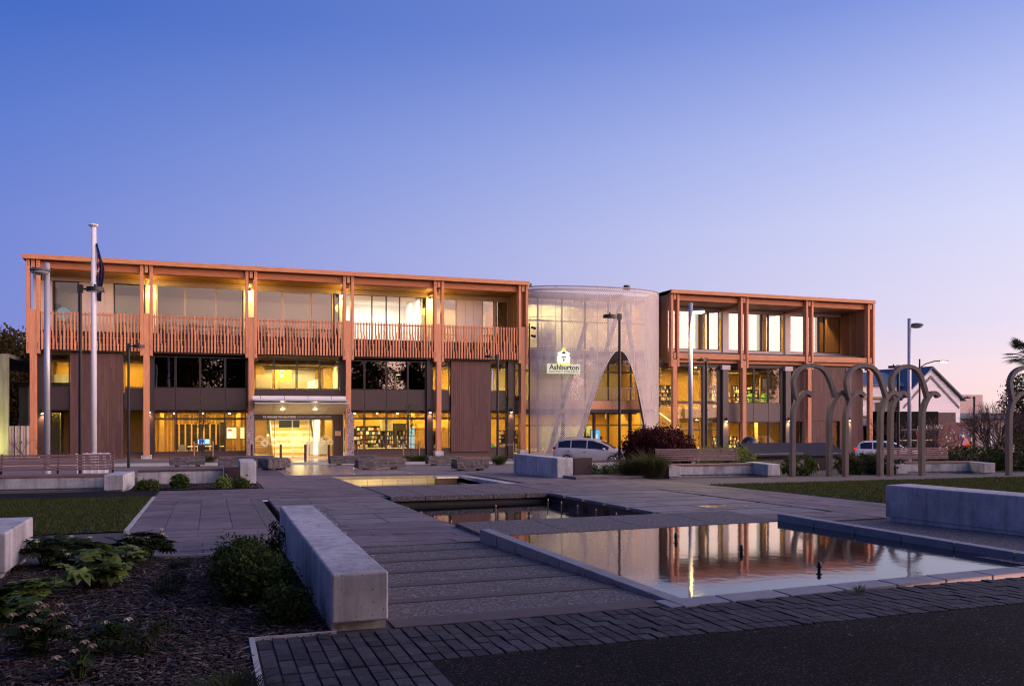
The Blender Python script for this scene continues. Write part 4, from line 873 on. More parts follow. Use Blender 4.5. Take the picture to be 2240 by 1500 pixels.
# ================================================================ library furniture seen through the glass
book_cols = [M('book_'+n, c, .6, objvar=.1) for n, c in (('white', (.75, .72, .66)), ('cream', (.62, .5, .3)), ('red', (.22, .04, .03)), ('blue', (.05, .12, .35)), ('green', (.06, .12, .05)), ('black', (.03, .03, .03)), ('orange', (.3, .14, .04)))]
shelf_m = M('shelf_dark', (.05, .035, .028), .5)
def bookshelf(label, s0, s1, t, z0, rows_, rh=.32, mats=shelf_m, face=False):
    b = thing('bookshelf', label, 'bookshelf', ((s0+s1)/2, t, z0), 'library bookshelves')
    m = MB(); h = rows_*rh+.1; m.box(s0, s0+.03, t, t+.32, z0, z0+h); m.box(s1-.03, s1, t, t+.32, z0, z0+h); m.box(s0+.03, s1-.03, t+.29, t+.32, z0, z0+h); m.build('carcass', mats, b)
    for r in range(rows_+1): MB().box(s0+.03, s1-.03, t, t+.289, z0+.06+r*rh, z0+.085+r*rh).build('shelf', mats, b)
    vs = []; mi = []
    bm_ = MB()
    for r in range(rows_):
        x = s0+.05
        while x < s1-.1:
            if R.random() < .16: x += R.uniform(.05, .2); continue
            w_ = R.uniform(.025, .06) if not face else R.uniform(.14, .2); hh = R.uniform(.17, .27)
            bm_.box(x, min(x+w_, s1-.04), t+.02, t+.2, z0+.087+r*rh, z0+.087+r*rh+hh); mi += [R.choice([0, 0, 0, 1, 1, 1, 1, 5, 5, 2, 3, 4, 6])]*6; x += w_+(.004 if not face else .05)
    o = bm_.build('books', None, b)
    for q in book_cols: o.data.materials.append(q)
    o.data.polygons.foreach_set('material_index', np.array(mi, dtype=np.int32)); tag(o, kind='stuff')
bookshelf('low bookshelf of pale books behind the green chair, left in the fourth bay', 8.95, 10.5, 63.2, -2.95, 4, face=True)
bookshelf('dark display shelf with few picture books in the fourth bay', 10.6, 12.6, 65.5, -2.95, 6, face=True)
bookshelf('narrow bookshelf of white spines beside the cream pillar in the fourth bay', 12.0, 13.0, 63.0, -2.95, 5)
bookshelf('bookshelf right of the fourth bay beside the pale blue glass column', 13.4, 14.7, 64.2, -2.95, 5)
bookshelf('tall bookshelf behind the timber post right of the dark pilaster', 15.2, 16.2, 61.4, -2.95, 5, face=True)
bookshelf('bookshelf glimpsed in the last narrow ground floor window by the corner', 21.0, 22.6, 62.5, -2.95, 5, face=True)
bookshelf('bookshelf upstairs behind the tall lamp post in the double height window', 35.4, 37.6, 64.5, .45, 6)
bookshelf('upstairs bookshelf left of the timber post in the right wing', 39.9, 42.2, 63.5, .45, 6)
bookshelf('upstairs bookshelf right of the timber post in the right wing', 42.6, 43.8, 63.2, .45, 6)
bookshelf('short upstairs bookshelf beside the framed picture', 44.3, 45.6, 63.8, .45, 6)
bookshelf('low bookshelf at ground level in the right wing', 40.0, 42.6, 62.6, -2.95, 3)
bookshelf('wall of papers and books at the back of the lobby under the arch', 27.5, 31.4, 65.8, -2.95, 3, face=True)
def table(label, s, t, z, L_=1.8, W_=.8, top=white_in, h=.74):
    b = thing('reading_table', label, 'table', (s, t, z))
    MB().box(s-L_/2, s+L_/2, t-W_/2, t+W_/2, z+h-.04, z+h).build('tabletop', top, b)
    for a in (-1, 1):
        for c in (-1, 1): MB().box(s+a*(L_/2-.08)-.025, s+a*(L_/2-.08)+.025, t+c*(W_/2-.08)-.025, t+c*(W_/2-.08)+.025, z, z+h-.041).build('leg', black, b)
table('white reading table in the second bay under the blue screens', -.2, 62.6, -2.95, 2.4); table('dark counter top beneath the wall screen in the second bay', 1.6, 63.0, -2.95, 1.8, .6, shelf_m, .62); table('long pale counter along the windows of the fourth bay', 11.6, 61.3, -2.95, 4.6, .6, cream_in, .5)
table('table with papers at ground level in the right wing', 43.0, 61.5, -3, 1.8); table('white worktable in the lobby under the arch', 29.3, 63.4, -2.95, 2.6)
def chair(label, s, t, z, mat):
    b = thing('chair', label, 'chair', (s, t, z))
    MB().box(s-.22, s+.22, t-.22, t+.22, z+.42, z+.46).build('seat', mat, b, bevel=.01); MB().box(s-.22, s+.22, t+.18, t+.22, z+.47, z+.85).build('backrest', mat, b, bevel=.01)
    for a in (-.18, .18):
        for c in (-.18, .18): MB().cyl((s+a, t+c, z), (s+a*.9, t+c*.9, z+.419), .014, n=6).build('leg', black, b)
chair('grey chair at the left end of the reading table in the second bay', -1.75, 62.2, -2.95, M('chair_grey', (.2, .22, .2), .6)); chair('black chair in front of the reading table in the second bay', -.5, 61.8, -2.95, black); chair('black chair right of centre at the reading table in the second bay', .45, 61.9, -2.95, black)
gr = M('green_shell', (.22, .55, .12), .5)
for lab, s, z in (('bright green tub chair at the left of the fourth bay window', 9.3, -2.95), ('bright green tub chair behind the last ground floor window of the fifth bay', 20.0, -2.95), ('bright green tub chair upstairs right of the timber post', 43.0, .9), ('bright green tub chair upstairs near the framed picture', 44.3, .9)):
    b = thing('tub_chair', lab, 'chair', (s, 60.8, z)); MB().prism([(s-.4, z+.1), (s+.45, z+.1), (s+.3, z+.35), (s-.05, z+.75), (s-.35, z+.8)], 'y', 60.6, 61.1).build('shell', gr, b, bevel=.06); MB().cyl((s, 60.85, z), (s, 60.85, z+.1), .2, n=10).build('foot', black, b)
def screen(label, s0, s1, t, z0, z1, mat, extra=()):
    b = thing('screen', label, 'screen', ((s0+s1)/2, t, z0)); MB().box(s0-.04, s1+.04, t, t+.06, z0-.04, z1+.04).build('bezel', black, b); MB().box(s0, s1, t-.01, t-.001, z0, z1).build('display', mat, b)
    for (a, c, d, e, m_) in extra: MB().box(a, c, t-.016, t-.011, d, e).build('picture_patch', m_, b)
    return b
e_r = EM('patch_red', (1, .12, .06), 1.3); e_w = EM('patch_white', (1, 1, .96), 1.5); e_b = EM('patch_blue', (.02, .08, .9), 1.6); e_g = EM('patch_grey', (.3, .3, .28), .7)
screen('lit wall screen showing a pale yellow poster in the second bay', 1.15, 2.35, 63.6, -1.75, -.95, EM('poster_yellow', (1, .78, .36), 1.5), ((1.24, 1.5, -1.2, -1.08, e_r), (1.24, 1.52, -1.42, -1.28, e_w), (1.24, 1.52, -1.62, -1.5, e_w), (1.78, 2.05, -1.72, -1.1, e_w), (1.82, 1.9, -1.36, -1.22, e_g)))
screen('bright blue computer screen on the reading table', -.75, .02, 62.7, -2.12, -1.74, EM('screen_cyan', (.4, .85, 1.), 1.5), ((-.6, -.3, -2.06, -1.76, e_b), (-.55, -.35, -2.1, -1.98, e_w)))
screen('blue picture screen in the lobby under the arch', 30.2, 31.0, 65.5, -2.2, -1.35, EM('screen_sky', (.12, .45, 1.), 1.4), ((30.3, 30.8, -2.1, -1.7, EM('patch_pale', (.5, .8, 1), 1.3)),))
screen('window display with pale blue poster in the brown clad wall', 45.95, 46.6, 60.2, -2.7, -.8, EM('poster_blue', (.45, .72, 1.), .9), ((46.2, 46.4, -1.6, -.85, M('wood_club', (.3, .12, .04), .6)), (46.5, 46.59, -2.6, -1.4, e_b)))
def picture(label, s0, s1, t, z0, z1, mat):
    b = thing('picture', label, 'picture', ((s0+s1)/2, t, z0)); MB().box(s0, s1, t, t+.03, z0, z1).build('frame', black, b); MB().box(s0+.05, s1-.05, t-.006, t-.001, z0+.05, z1-.05).build('print', mat, b)
picture('black framed landscape print on the yellow wall upstairs', 44.0, 44.72, 61.1, 2.0, 3.05, M('landscape_print', (.6, .5, .3), .5, var=.7, scale=3)); picture('small white framed print upstairs in the fifth bay', 19.95, 20.35, 62.5, 2.0, 2.6, M('grey_print', (.5, .5, .46), .5, var=.5, scale=4))
b = thing('reception_desk', 'white reception desk inside the right glass doors', 'desk', (7.2, 62, -2.95)); MB().box(6.4, 7.9, 61.7, 62.3, -2.85, -1.95).build('front', white_in, b, bevel=.02); MB().box(6.35, 7.95, 61.65, 62.35, -1.949, -1.9).build('top', white_in, b)
b = thing('glass_column', 'pale blue lit glass display column in the fourth bay', 'display', (14.0, 61.5, -2.95)); MB().box(13.8, 14.15, 61.4, 61.6, -2.9, -.95).build('body', EM('pale_blue_glow', (.55, .9, .85), .8), b); MB().box(13.78, 14.17, 61.38, 61.62, -1.62, -1.58).build('band', black, b)
b = thing('globe', 'pale blue globe behind the balustrade at the top left window', 'globe', (-9.0, 62.6, 5)); MB().sphere((-9.0, 62.6, 6.55), .42, 16, 10).build('ball', EM('globe_blue', (.25, .6, .75), .75), b, smooth=True); MB().cyl((-9, 62.6, 5.0), (-9, 62.6, 6.15), .05, n=8).build('stand', black, b); MB().box(-9.55, -9.15, 62.7, 62.8, 6.7, 7.2).build('bracket', black, b)
# ================================================================ concrete seats and walls on the plaza
def seat_block(name, label, cat, corners, ztop, zbot, inset=.07, gap=.085):
    "a long concrete block floating on a recessed plinth; corners ccw in plan"
    c = [Vector(p_) for p_ in corners]; mid = sum(c, Vector((0, 0)))/4
    o = thing(name, label, cat, (mid.x, mid.y, zbot))
    MB().hexa([(p_.x, p_.y, zbot+gap) for p_ in c]+[(p_.x, p_.y, ztop) for p_ in c]).build('block', conc, o, bevel=.022, seg=3)
    q = [mid+(p_-mid)*(1-inset/((p_-mid).length)*1.3) for p_ in c]
    MB().hexa([(p_.x, p_.y, zbot-.2) for p_ in q]+[(p_.x, p_.y, zbot+gap+.002) for p_ in q]).build('plinth', conc, o)
    return o
fb = seat_block('concrete_bench', 'long pale concrete seat block in the foreground between bark bed and ramp', 'concrete seat', [(.915, 6.88), (1.372, 6.88), (1.372, 12.2), (.915, 12.2)], -1.272, -1.755)
lugs = MB()
for t in (7.6, 9.2, 9.9, 10.9, 11.6): lugs.box(1.365, 1.385, t, t+.05, -1.29, -1.262)
lugs.build('skate_stop', steel, fb)
d = Vector((.164, -.986)); nn = Vector((.986, .164)); a = Vector((11.02, 11.8))
seat_block('concrete_bench', 'long concrete seat wall at the right beyond the reflecting pond', 'concrete seat', [tuple(a+d*6), tuple(a+d*6+nn*.62), tuple(a+nn*.62), tuple(a)], -1.225, -1.86)
seat_block('concrete_bench', 'short concrete block peeping up behind the right seat wall at the frame edge', 'concrete seat', [(12.6, 9.7), (15.5, 9.7), (15.5, 10.3), (12.6, 10.3)], -1.2, -1.82)
seat_block('concrete_bench', 'pale concrete block at the left edge above the hellebores', 'concrete seat', [(-4.5, 10.5), (-2.06, 10.5), (-2.06, 12.0), (-4.5, 12.0)], -1.275, -1.80)
seat_block('concrete_block', 'tall narrow concrete block beside the dark cabinet, left of the pale crossing', 'concrete block', [(.86, 26.8), (1.33, 26.8), (1.33, 28.6), (.86, 28.6)], -1.43, -2.14, gap=.05)
seat_block('concrete_block', 'long concrete block with striped formwork face left of the dark cabinet near the silver car', 'concrete block', [(11.02, 26.6), (11.62, 26.65), (11.25, 30.1), (10.68, 30.05)], -1.49, -2.24, gap=.06)
for lab, x0, x1, y0, y1, zt in (('dark metal service cabinet between low wall and tall concrete block at the left', .42, .84, 26.6, 27.3, -1.57), ('dark metal service cabinet at the end of the striped concrete block', 11.66, 12.38, 26.75, 27.3, -1.50)):
    o = thing('service_cabinet', lab, 'cabinet', ((x0+x1)/2, y0, G(x0, y0))); MB().box(x0, x1, y0, y1, G(x0, y0)-.05, zt).build('case', dark_m, o, bevel=.01); MB().box(x0+.06, x1-.06, y0-.012, y0-.001, G(x0, y0)+.08, zt-.08).build('door', dark_m, o, bevel=.004); MB().box(x1-.12, x1-.1, y0-.03, y0-.012, zt-.35, zt-.25).build('handle', black, o)
cap_m = M('dark_timber_cap', (.10, .062, .06), .6, var=.2, scale=4, stretch=(.5, 6, 6))
def lowwall(label, p0, p1, w, h, n):
    o = thing('low_wall', label, 'wall', (*p0, G(*p0))); d = (Vector(p1)-Vector(p0)); nv = Vector((-d.y, d.x)).normalized()*w
    for name, z0, z1, mat, e in (('wall', -.2, h-.05, conc, 0), ('cap', h-.048, h, cap_m, .03)):
        for i in range(n if name == 'cap' else 1):
            f0, f1 = (i/n+.003, (i+1)/n-.003) if name == 'cap' else (0, 1)
            a = Vector(p0)+d*f0; b = Vector(p0)+d*f1; nu = nv.normalized()*e
            g = G(*p0)
            MB().hexa([(q.x, q.y, g+z0) for q in (a-nu, b-nu, b+nv+nu, a+nv+nu)]+[(q.x, q.y, g+z1) for q in (a-nu, b-nu, b+nv+nu, a+nv+nu)]).build(name, mat, o, bevel=.008)
lowwall('low concrete wall with dark timber cap behind the left planting bed', (-1.98, 27.3), (.40, 27.35), .45, .43, 3)
lowwall('low concrete wall with dark cap in front of the silver car', (12.42, 29.6), (16.9, 30.6), .4, .44, 4)
o = thing('stone_step', 'low dark stone step in front of the right service cabinet', 'step', (12.4, 25.9, -2.15)); MB().slab(11.15, 13.6, 25.35, 26.45, -.05, .11).build('slab', slab_m, o, bevel=.01); MB().slab(11.2, 13.55, 25.4, 26.4, -.06, -.04).build('base', dark_m, o)
bench_t = M('bench_timber', (.225, .125, .115), .6, var=.22, scale=3, stretch=(.6, 8, 8), objvar=.14)
def park_bench(label, loc, rot, L_, back, blocks):
    "concrete seat wall with timber seat, slatted back and end blocks; local x along the bench, y to the back"
    o = thing('slatted_bench', label, 'bench'); 
    m = MB(); m.box(0, L_, 0, .5, .10, .40); m.build('seat_wall', conc, o, bevel=.01)
    MB().box(.05, L_-.05, .08, .45, -.15, .10).build('plinth', conc, o)
    for i in range(4): MB().box(.0, L_, -.03+i*.135, -.03+i*.135+.125, .402, .462).build('seat_slat', bench_t, o, bevel=.006)
    b0, b1 = back
    for i in range(6): MB().hexa([(b0, .53+i*.018, .55+i*.074), (b1, .53+i*.018, .55+i*.074), (b1, .565+i*.018, .55+i*.074), (b0, .565+i*.018, .55+i*.074), (b0, .545+i*.018, .603+i*.074), (b1, .545+i*.018, .603+i*.074), (b1, .58+i*.018, .603+i*.074), (b0, .58+i*.018, .603+i*.074)]).build('back_slat', bench_t, o)
    n = max(2, int((b1-b0)/1.3)+1)
    for i in range(n):
        x = b0+.05+(b1-b0-.1)*i/(n-1); MB().hexa([(x-.02, .58, .40), (x+.02, .58, .40), (x+.02, .63, .40), (x-.02, .63, .40), (x-.02, .69, 1.0), (x+.02, .69, 1.0), (x+.02, .73, 1.0), (x-.02, .73, 1.0)]).build('bracket', black, o)
    for x0, x1, y0, y1, h in blocks:
        MB().box(x0, x1, y0, y1, .10, h).build('end_block', conc, o, bevel=.02, seg=3); MB().box(x0+.05, x1-.05, y0+.06, y1, -.15, .10).build('block_plinth', conc, o)
    o.location = loc; o.rotation_euler = (0, 0, rot); return o
park_bench('long slatted timber bench on a concrete wall at the left edge, below the flagpole', (-6.95, 25.75, -2.08), math.radians(-6), 4.5, (.2, 4.45), [(4.5, 4.98, -.95, .52, .50)])
park_bench('slatted timber bench on a concrete wall right of centre, left of the looping sculptures', (14.98, 25.9, -2.20), math.radians(-8), 3.3, (-.35, 2.75), [(-.42, 0, -.8, .5, .44), (3.0, 3.45, -1.1, .5, .50)])
park_bench('slatted timber bench behind the rightmost looping sculptures, before the white car', (24.0, 25.4, -2.26), math.radians(-14), 3.5, (-.2, 2.6), [(-.45, 0, -1.1, .5, .44), (3.05, 3.5, -.9, .5, .46)])
# ---- rock seats
rock_m = M('basalt', (.115, .095, .098), .85, var=.35, scale=6, bump=.8, bscale=18, detail=8)
def rock_seat(label, s, t, L_, W_, H_, rot):
    g = G(s, t); o = thing('rock_seat', label, 'rock seat', (0, 0, 0), 'rough rock seats along the street')
    m = MB(); nx, ny, nz = 14, 6, 5; rr = random.Random(int(s*100)); vs = {}
    def V(i, j, k):
        if (i, j, k) not in vs:
            x, y, z = (i/nx-.5)*L_, (j/ny-.5)*W_, k/nz*H_
            e = .045
            cxx = max(0, abs(i/nx-.5)*2-.86)*L_*.5; f = 1-.25*cxx
            vs[(i, j, k)] = len(m.v); m.v.append((x+rr.uniform(-e, e)*.7, y*f+rr.uniform(-e, e)*.6, z+.1+rr.uniform(-e, e)*.35-(.03 if k == nz and (j in (0, ny)) else 0)))
        return vs[(i, j, k)]
    for i in range(nx):
        for j in range(ny): m.f += [(V(i, j, nz), V(i+1, j, nz), V(i+1, j+1, nz), V(i, j+1, nz)), (V(i, j+1, 0), V(i+1, j+1, 0), V(i+1, j, 0), V(i, j, 0))]
    for i in range(nx):
        for k in range(nz): m.f += [(V(i, 0, k), V(i+1, 0, k), V(i+1, 0, k+1), V(i, 0, k+1)), (V(i+1, ny, k), V(i, ny, k), V(i, ny, k+1), V(i+1, ny, k+1))]
    for j in range(ny):
        for k in range(nz): m.f += [(V(0, j+1, k), V(0, j, k), V(0, j, k+1), V(0, j+1, k+1)), (V(nx, j, k), V(nx, j+1, k), V(nx, j+1, k+1), V(nx, j, k+1))]
    m.build('stone', rock_m, o)
    for a in (-.3, .3): MB().box(a*L_-.09, a*L_+.09, -W_*.3, W_*.3, -.08, .13).build('foot', rock_m, o)
    o.location = (s, t, g); o.rotation_euler = (0, 0, rot)
rock_seat('rock seat bathed in yellow light behind the upper tiled pool', 6.85, 36.2, 2.05, .6, .36, math.radians(8)); rock_seat('dark rock seat behind and left of the yellow lit rock seat', 6.7, 42.5, 2.3, .6, .38, 0)
rock_seat('short dark rock seat seen end on, left of the pale crossing', 2.55, 37.0, 1.05, .8, .40, math.radians(30)); rock_seat('long dark rock seat just right of the tall narrow concrete block', 1.6, 41.2, 2.4, .6, .40, 0)
rock_seat('rock seat standing before the timber post right of the dark pilaster', 10.9, 40.9, 1.75, .6, .36, math.radians(4)); rock_seat('squat rock seat with a grass clump behind, left of the striped concrete block', 10.1, 33.7, 1.4, .65, .38, math.radians(6))
rock_seat('rock seat on the street side behind the left low wall', -.95, 42.0, 1.5, .6, .36, math.radians(3))
# ---- lamps, flagpole
pole_m = M('pale_grey_pole', (.48, .47, .50), .35, .3, var=.05); head_m = M('lamp_head_grey', (.12, .12, .15), .45, .2)
def tall_lamp(label, s, t, ztop, side, lit=0, hr=.30, g=None, fwd=0):
    g = G(s, t) if g is None else g; o = thing('street_lamp', label, 'street lamp', (s, t, g))
    MB().cyl((s, t, g-.1), (s, t, ztop), .092, .085, 16).build('pole', pole_m, o, smooth=True); MB().cyl((s, t, ztop), (s, t, ztop+.02), .09, .07, 16).build('cap', pole_m, o); MB().cyl((s, t, g), (s, t, g+.35), .12, .12, 16).build('base_sleeve', pole_m, o)
    hx = s+side*(.12+hr*.95); hz = ztop-.28; t0_ = t; t = t+fwd
    MB().cyl((s, t0_, hz+.01), (hx, t, hz+.01), .035, n=8).build('arm', head_m, o)
    h = MB().sphere((hx, t, hz), hr, 18, 8, .28).build('lamp_head', head_m, o, smooth=True)
    MB().sphere((hx, t, hz-hr*.20), hr*.88, 18, 6, .34).build('lens', lit or M('dull_lens', (.35, .34, .3), .3), h)
    if lit: lightspot(h, (hx, t, hz-hr*.62), 1500, (1., .72, .28), 2.7, (0, 0, -1), .4, .12)
tall_lamp('tall grey lamp post with dark disc head rising behind the left bench', -4.82, 30.3, 4.73, -.32, hr=.30, fwd=-.40)
tall_lamp('tall grey lamp post with the only glowing yellow head, before the right wing', 18.4, 30.3, 4.48, 1, EM('sodium_lens', (1., .74, .26), 14), .27)
tall_lamp('tall grey lamp post with unlit head against the pink sky at the right', 32.4, 33.1, 4.66, 1, hr=.33)
def slim_lamp(label, s, t, z, side, dx=.42, r=.055, hr=.25, rot=None):
    g = G(s, t); o = thing('slim_lamp', label, 'lamp post', (s, t, g))
    MB().cyl((s, t, g-.1), (s, t, z+.06), r, r*.92, 12).build('pole', black, o); MB().box(s-.075, s+.075, t-.06, t+.06, z-.12, z+.12).build('hinge', black, o)
    hx = s+side*(dx+.02); MB().cyl((s, t, z), (hx, t, z), .03, n=8).build('arm', black, o)
    h = MB().cyl((hx, t, z-.055), (hx, t, z+.065), hr, hr*.97, 20).build('lamp_head', black, o); MB().cyl((hx, t, z-.062), (hx, t, z-.056), hr*.88, n=20).build('lens', M('olive_lens', (.32, .30, .16), .3), h); MB().cyl((hx, t, z+.065), (hx, t, z+.16), .035, n=8).build('sensor', black, h)
slim_lamp('black slim lamp post touching the white flagpole at the left', -3.62, 28.3, 3.72, 1, .38); slim_lamp('black slim lamp post standing before the second timber column from the left', -3.37, 41.4, 3.0, 1, .40, .06, .24)
slim_lamp('black slim lamp post before the brown cladding right of the lit library window', 14.3, 42.7, 3.0, -1, .42, .07, .28); slim_lamp('large black lamp post in front of the arch in the metal screen', 15.75, 31.4, 3.95, -1, .42, .058, .27)
slim_lamp('black slim lamp post in the right wing, right of the glowing lamp', 25.2, 39.9, 2.88, -1, .3, .07, .24); slim_lamp('black slim lamp post among the looping sculptures, before the blue roof', 36.4, 38.0, 2.62, -1, .32, .08, .28); slim_lamp('small far black lamp post in front of the bare winter shrub', 61.0, 55.2, 1.36, -1, .7, .09, .3)
o = thing('arm_lamp', 'distant lit road lamp on a curved arm before the white gable', 'street lamp', (57.9, 58, -4.6)); MB().cyl((57.9, 58, -4.6), (57.9, 58, 4.75), .11, .07, 10).build('pole', black, o)
MB().tube([(57.3, 58, 3.5), (57.9, 58, 4.0), (58.6, 58, 4.35), (59.6, 58, 4.6), (60.3, 58, 4.62)], .05, 8).build('arm', black, o); MB().box(60.2, 61.0, 57.88, 58.12, 4.56, 4.68).build('lamp_head', head_m, o); MB().box(60.3, 60.95, 57.9, 58.1, 4.53, 4.558).build('lens', EM('road_lamp_lens', (1., .88, .5), 50), o)
o = thing('flagpole', 'white flagpole with mushroom cap at the left in front of the building', 'flagpole', (-3.63, 31.5, -2.2))
MB().cyl((-3.63, 31.5, -2.3), (-3.63, 31.5, 6.22), .092, .078, 16).build('pole', whitep, o, smooth=True); MB().cyl((-3.63, 31.5, 6.22), (-3.63, 31.5, 6.26), .11, .16, 16).sphere((-3.63, 31.5, 6.27), .165, 16, 6, .35).build('cap', whitep, o); MB().cyl((-3.63, 31.5, 4.30), (-3.63, 31.5, 4.38), .105, n=16).build('collar', whitep, o); MB().cyl((-3.53, 31.44, -1.4), (-3.53, 31.44, 6.2), .006, n=5).build('halyard', whitep, o)
fl = thing('flag', 'dark blue ensign hanging limp from the white flagpole', 'flag', (-3.5, 31.5, 4.2)); navy = M('flag_navy', (.018, .014, .05), .8, var=.25, scale=4); fred = M('flag_red', (.30, .02, .03), .8); fwh = M('flag_white', (.5, .45, .45), .8)
m = MB(); nz_, nx_ = 26, 8
for k in range(nz_+1):
    f = k/nz_; z = 5.70-f*1.95; wd = .04+.20*math.sin(min(1, f*1.9)*math.pi*.5)*(1-max(0, f-.42)*1.25)
    for i in range(nx_+1): m.v.append((-3.535+wd*i/nx_+.02*math.sin(i*2.2+f*5)+(f-.5)*max(0, f-.55)*.18, 31.47+.07*math.sin(i*1.9+f*3), z-.16*i/nx_*(1-f)))
for k in range(nz_):
    for i in range(nx_): m.f.append((k*(nx_+1)+i, k*(nx_+1)+i+1, (k+1)*(nx_+1)+i+1, (k+1)*(nx_+1)+i))
o = m.build('cloth', navy, fl, smooth=True)
o.data.materials.append(fred); o.data.materials.append(fwh)
for p_ in o.data.polygons:
    k, i = divmod(p_.index, nx_)
    if 3 < k < 15 and i < 3: p_.material_index = (1, 2, 1, 0)[(k+i) % 4]
sm = o.modifiers.new('solid', 'SOLIDIFY'); sm.thickness = .006
# ---- looping sculptures
weath = M('weathered_timber', (.16, .125, .11), .7, var=.28, scale=3, stretch=(5, 5, .8), bump=.2, bscale=30)
def smooth_path(pts, n=8):
    P_ = [np.array(pts[0])]+[np.array(q) for q in pts]+[np.array(pts[-1])]; out = []
    for i in range(1, len(P_)-2):
        p0, p1, p2, p3 = P_[i-1:i+3]
        for t in np.linspace(0, 1, n, endpoint=False): out.append(.5*((2*p1)+(-p0+p2)*t+(2*p0-5*p1+4*p2-p3)*t*t+(-p0+3*p1-3*p2+p3)*t**3))
    out.append(P_[-1]); return out
def ribbon(pts, w, dep, y=0):
    pp = smooth_path(pts); m = MB(); n = len(pp)
    for i, q in enumerate(pp):
        tg = pp[min(i+1, n-1)]-pp[max(i-1, 0)]; tg = tg/np.linalg.norm(tg); nv = np.array([-tg[1], tg[0]])*w/2
        a, b = q+nv, q-nv; m.v += [(a[0], y-dep/2, a[1]), (b[0], y-dep/2, b[1]), (b[0], y+dep/2, b[1]), (a[0], y+dep/2, a[1])]
    for i in range(n-1):
        for k in range(4): m.f.append((i*4+k, i*4+(k+1) % 4, i*4+4+(k+1) % 4, i*4+4+k))
    m.f += [(3, 2, 1, 0), tuple(range(n*4-4, n*4))]; return m
def looping(label, s, t, w, rot=0, k=1.):
    o = thing('looping_sculpture', label, 'sculpture', (0, 0, 0), 'looping timber sculptures')
    c = lambda X, Y: ((X-330)/313*w, (985-Y)*.00418*k)
    ribbon([c(330, 1000), c(331, 700), c(332, 520), c(338, 440), c(362, 370), c(402, 312), c(442, 288), c(476, 300), c(494, 322)], .145, .2).build('leg', weath, o, bevel=.012)
    ribbon([c(643, 1000), c(642, 700), c(643, 520), c(650, 440), c(674, 370), c(712, 312), c(752, 288), c(786, 300), c(804, 322)], .145, .21, .005).build('leg', weath, o, bevel=.012)
    ribbon([c(366, 345), c(350, 285), c(337, 205), c(352, 145), c(392, 98), c(450, 72), c(510, 68), c(568, 84), c(612, 124), c(642, 182), c(668, 250), c(694, 330)], .14, .19, .0).build('loop', weath, o, bevel=.012)
    o.location = (s, t, G(s, t)); o.rotation_euler = (0, 0, rot)
looping('leftmost looping timber arch sculpture, in front of the dark sheds', 18.85, 24.45, 1.36, math.radians(-10)); looping('middle looping timber arch sculpture, before the end of the right wing', 20.6, 23.9, 1.38, math.radians(-6)); looping('looping timber arch sculpture before the blue roof and the white car', 22.4, 23.75, 1.22, math.radians(-10)); looping('looping timber arch sculpture cut off by the right edge of the frame', 26.75, 22.75, 1.3, math.radians(-10))
# ---- pump sheds with dark sloping lids
lid_m = M('dark_roofing', (.020, .018, .030), .7, var=.15, spec=.12); blockwork = M('concrete_blockwork', (.20, .165, .16), .8, var=.15, scale=5)
def shed(label, s0, s1, t, ze, wz, door):
    o = thing('pump_shed', label, 'shed', ((s0+s1)/2, t, G(s0, t)))
    MB().hexa([(s0-.08, t-.12, ze), (s1+.1, t-.12, ze), (s1+1.05, t+2.3, ze+.42), (s0+.87, t+2.3, ze+.42), (s0-.08, t-.12, ze+.05), (s1+.1, t-.12, ze+.05), (s1+1.05, t+2.3, ze+.47), (s0+.87, t+2.3, ze+.47)]).build('lid', lid_m, o, bevel=.008)
    MB().hexa([(s0+.18, t+.05, ze-.12), (s1, t+.05, ze-.12), (s1+.9, t+2.2, ze-.1), (s0+1.05, t+2.2, ze-.1), (s0+.18, t+.05, ze-.002), (s1, t+.05, ze-.002), (s1+.9, t+2.2, ze+.3), (s0+1.05, t+2.2, ze+.3)]).build('fascia', black, o)
    x = s0+.2; z = G(s0, t)-.1
    for r_ in range(5):
        x = s0+.2-(.2 if r_ % 2 else 0)
        while x < s1-.05:
            a, b = max(x, s0+.2), min(x+.39, s1-.03); x += .4
            if b-a > .08 and not (door and door[0] < (a+b)/2 < door[1]): MB().box(a, b-.008, t+.10, t+.28, z+r_*.2, min(z+r_*.2+.192, ze-.125)).build('concrete_brick', blockwork, o)
    if door: MB().box(door[0], door[1], t+.06, t+.12, G(s0, t), ze-.13).build('door', black, o); MB().cyl((door[0]+.55, t+.03, ze-.3), (door[0]+.62, t+.03, ze-.5), .025, .04, 8).build('tag', M('orange_tag', (.5, .25, .15), .6), o)
shed('dark roofed pump shed behind the right slatted bench', 20.4, 22.95, 28.9, -1.72, .6, None); shed('dark roofed pump shed with a black door, behind the looping sculptures', 23.2, 25.3, 29.3, -1.76, .6, (23.3, 24.5))
m = MB(); m.sphere((25.4, 36.3, -1.5), .42, 10, 7, .9).sphere((24.95, 36.2, -1.75), .38, 10, 6, .7).sphere((24.4, 36.2, -1.95), .3, 8, 5, .6)  # dark thing of unclear kind, taken for a sculpture, built as plain lumps
tag(m.build('form', M('dark_gloss', (.012, .013, .03), .35), smooth=True), 'dark rounded boulder of unclear kind above the left pump shed lid', 'form')
o = thing('bike_rack', 'white painted bike rack behind the left bench, beside the flagpole', 'bike rack', (-3.5, 30.2, -2.2))
m = MB(); 
for i in range(5):
    x = -3.95+i*.2; m.tube([(x, 30.2, -2.2), (x, 30.2, -1.32), (x+.06, 30.2, -1.25), (x+.14, 30.25, -1.28), (x+.16, 30.3, -1.5)], .014, 6)
m.tube([(-4.0, 30.2, -1.27), (-3.0, 30.2, -1.27)], .016, 6); m.build('hoops', whitep, o); MB().box(-3.95, -3.05, 30.25, 30.27, -2.1, -1.72).build('panel', whitep, o)
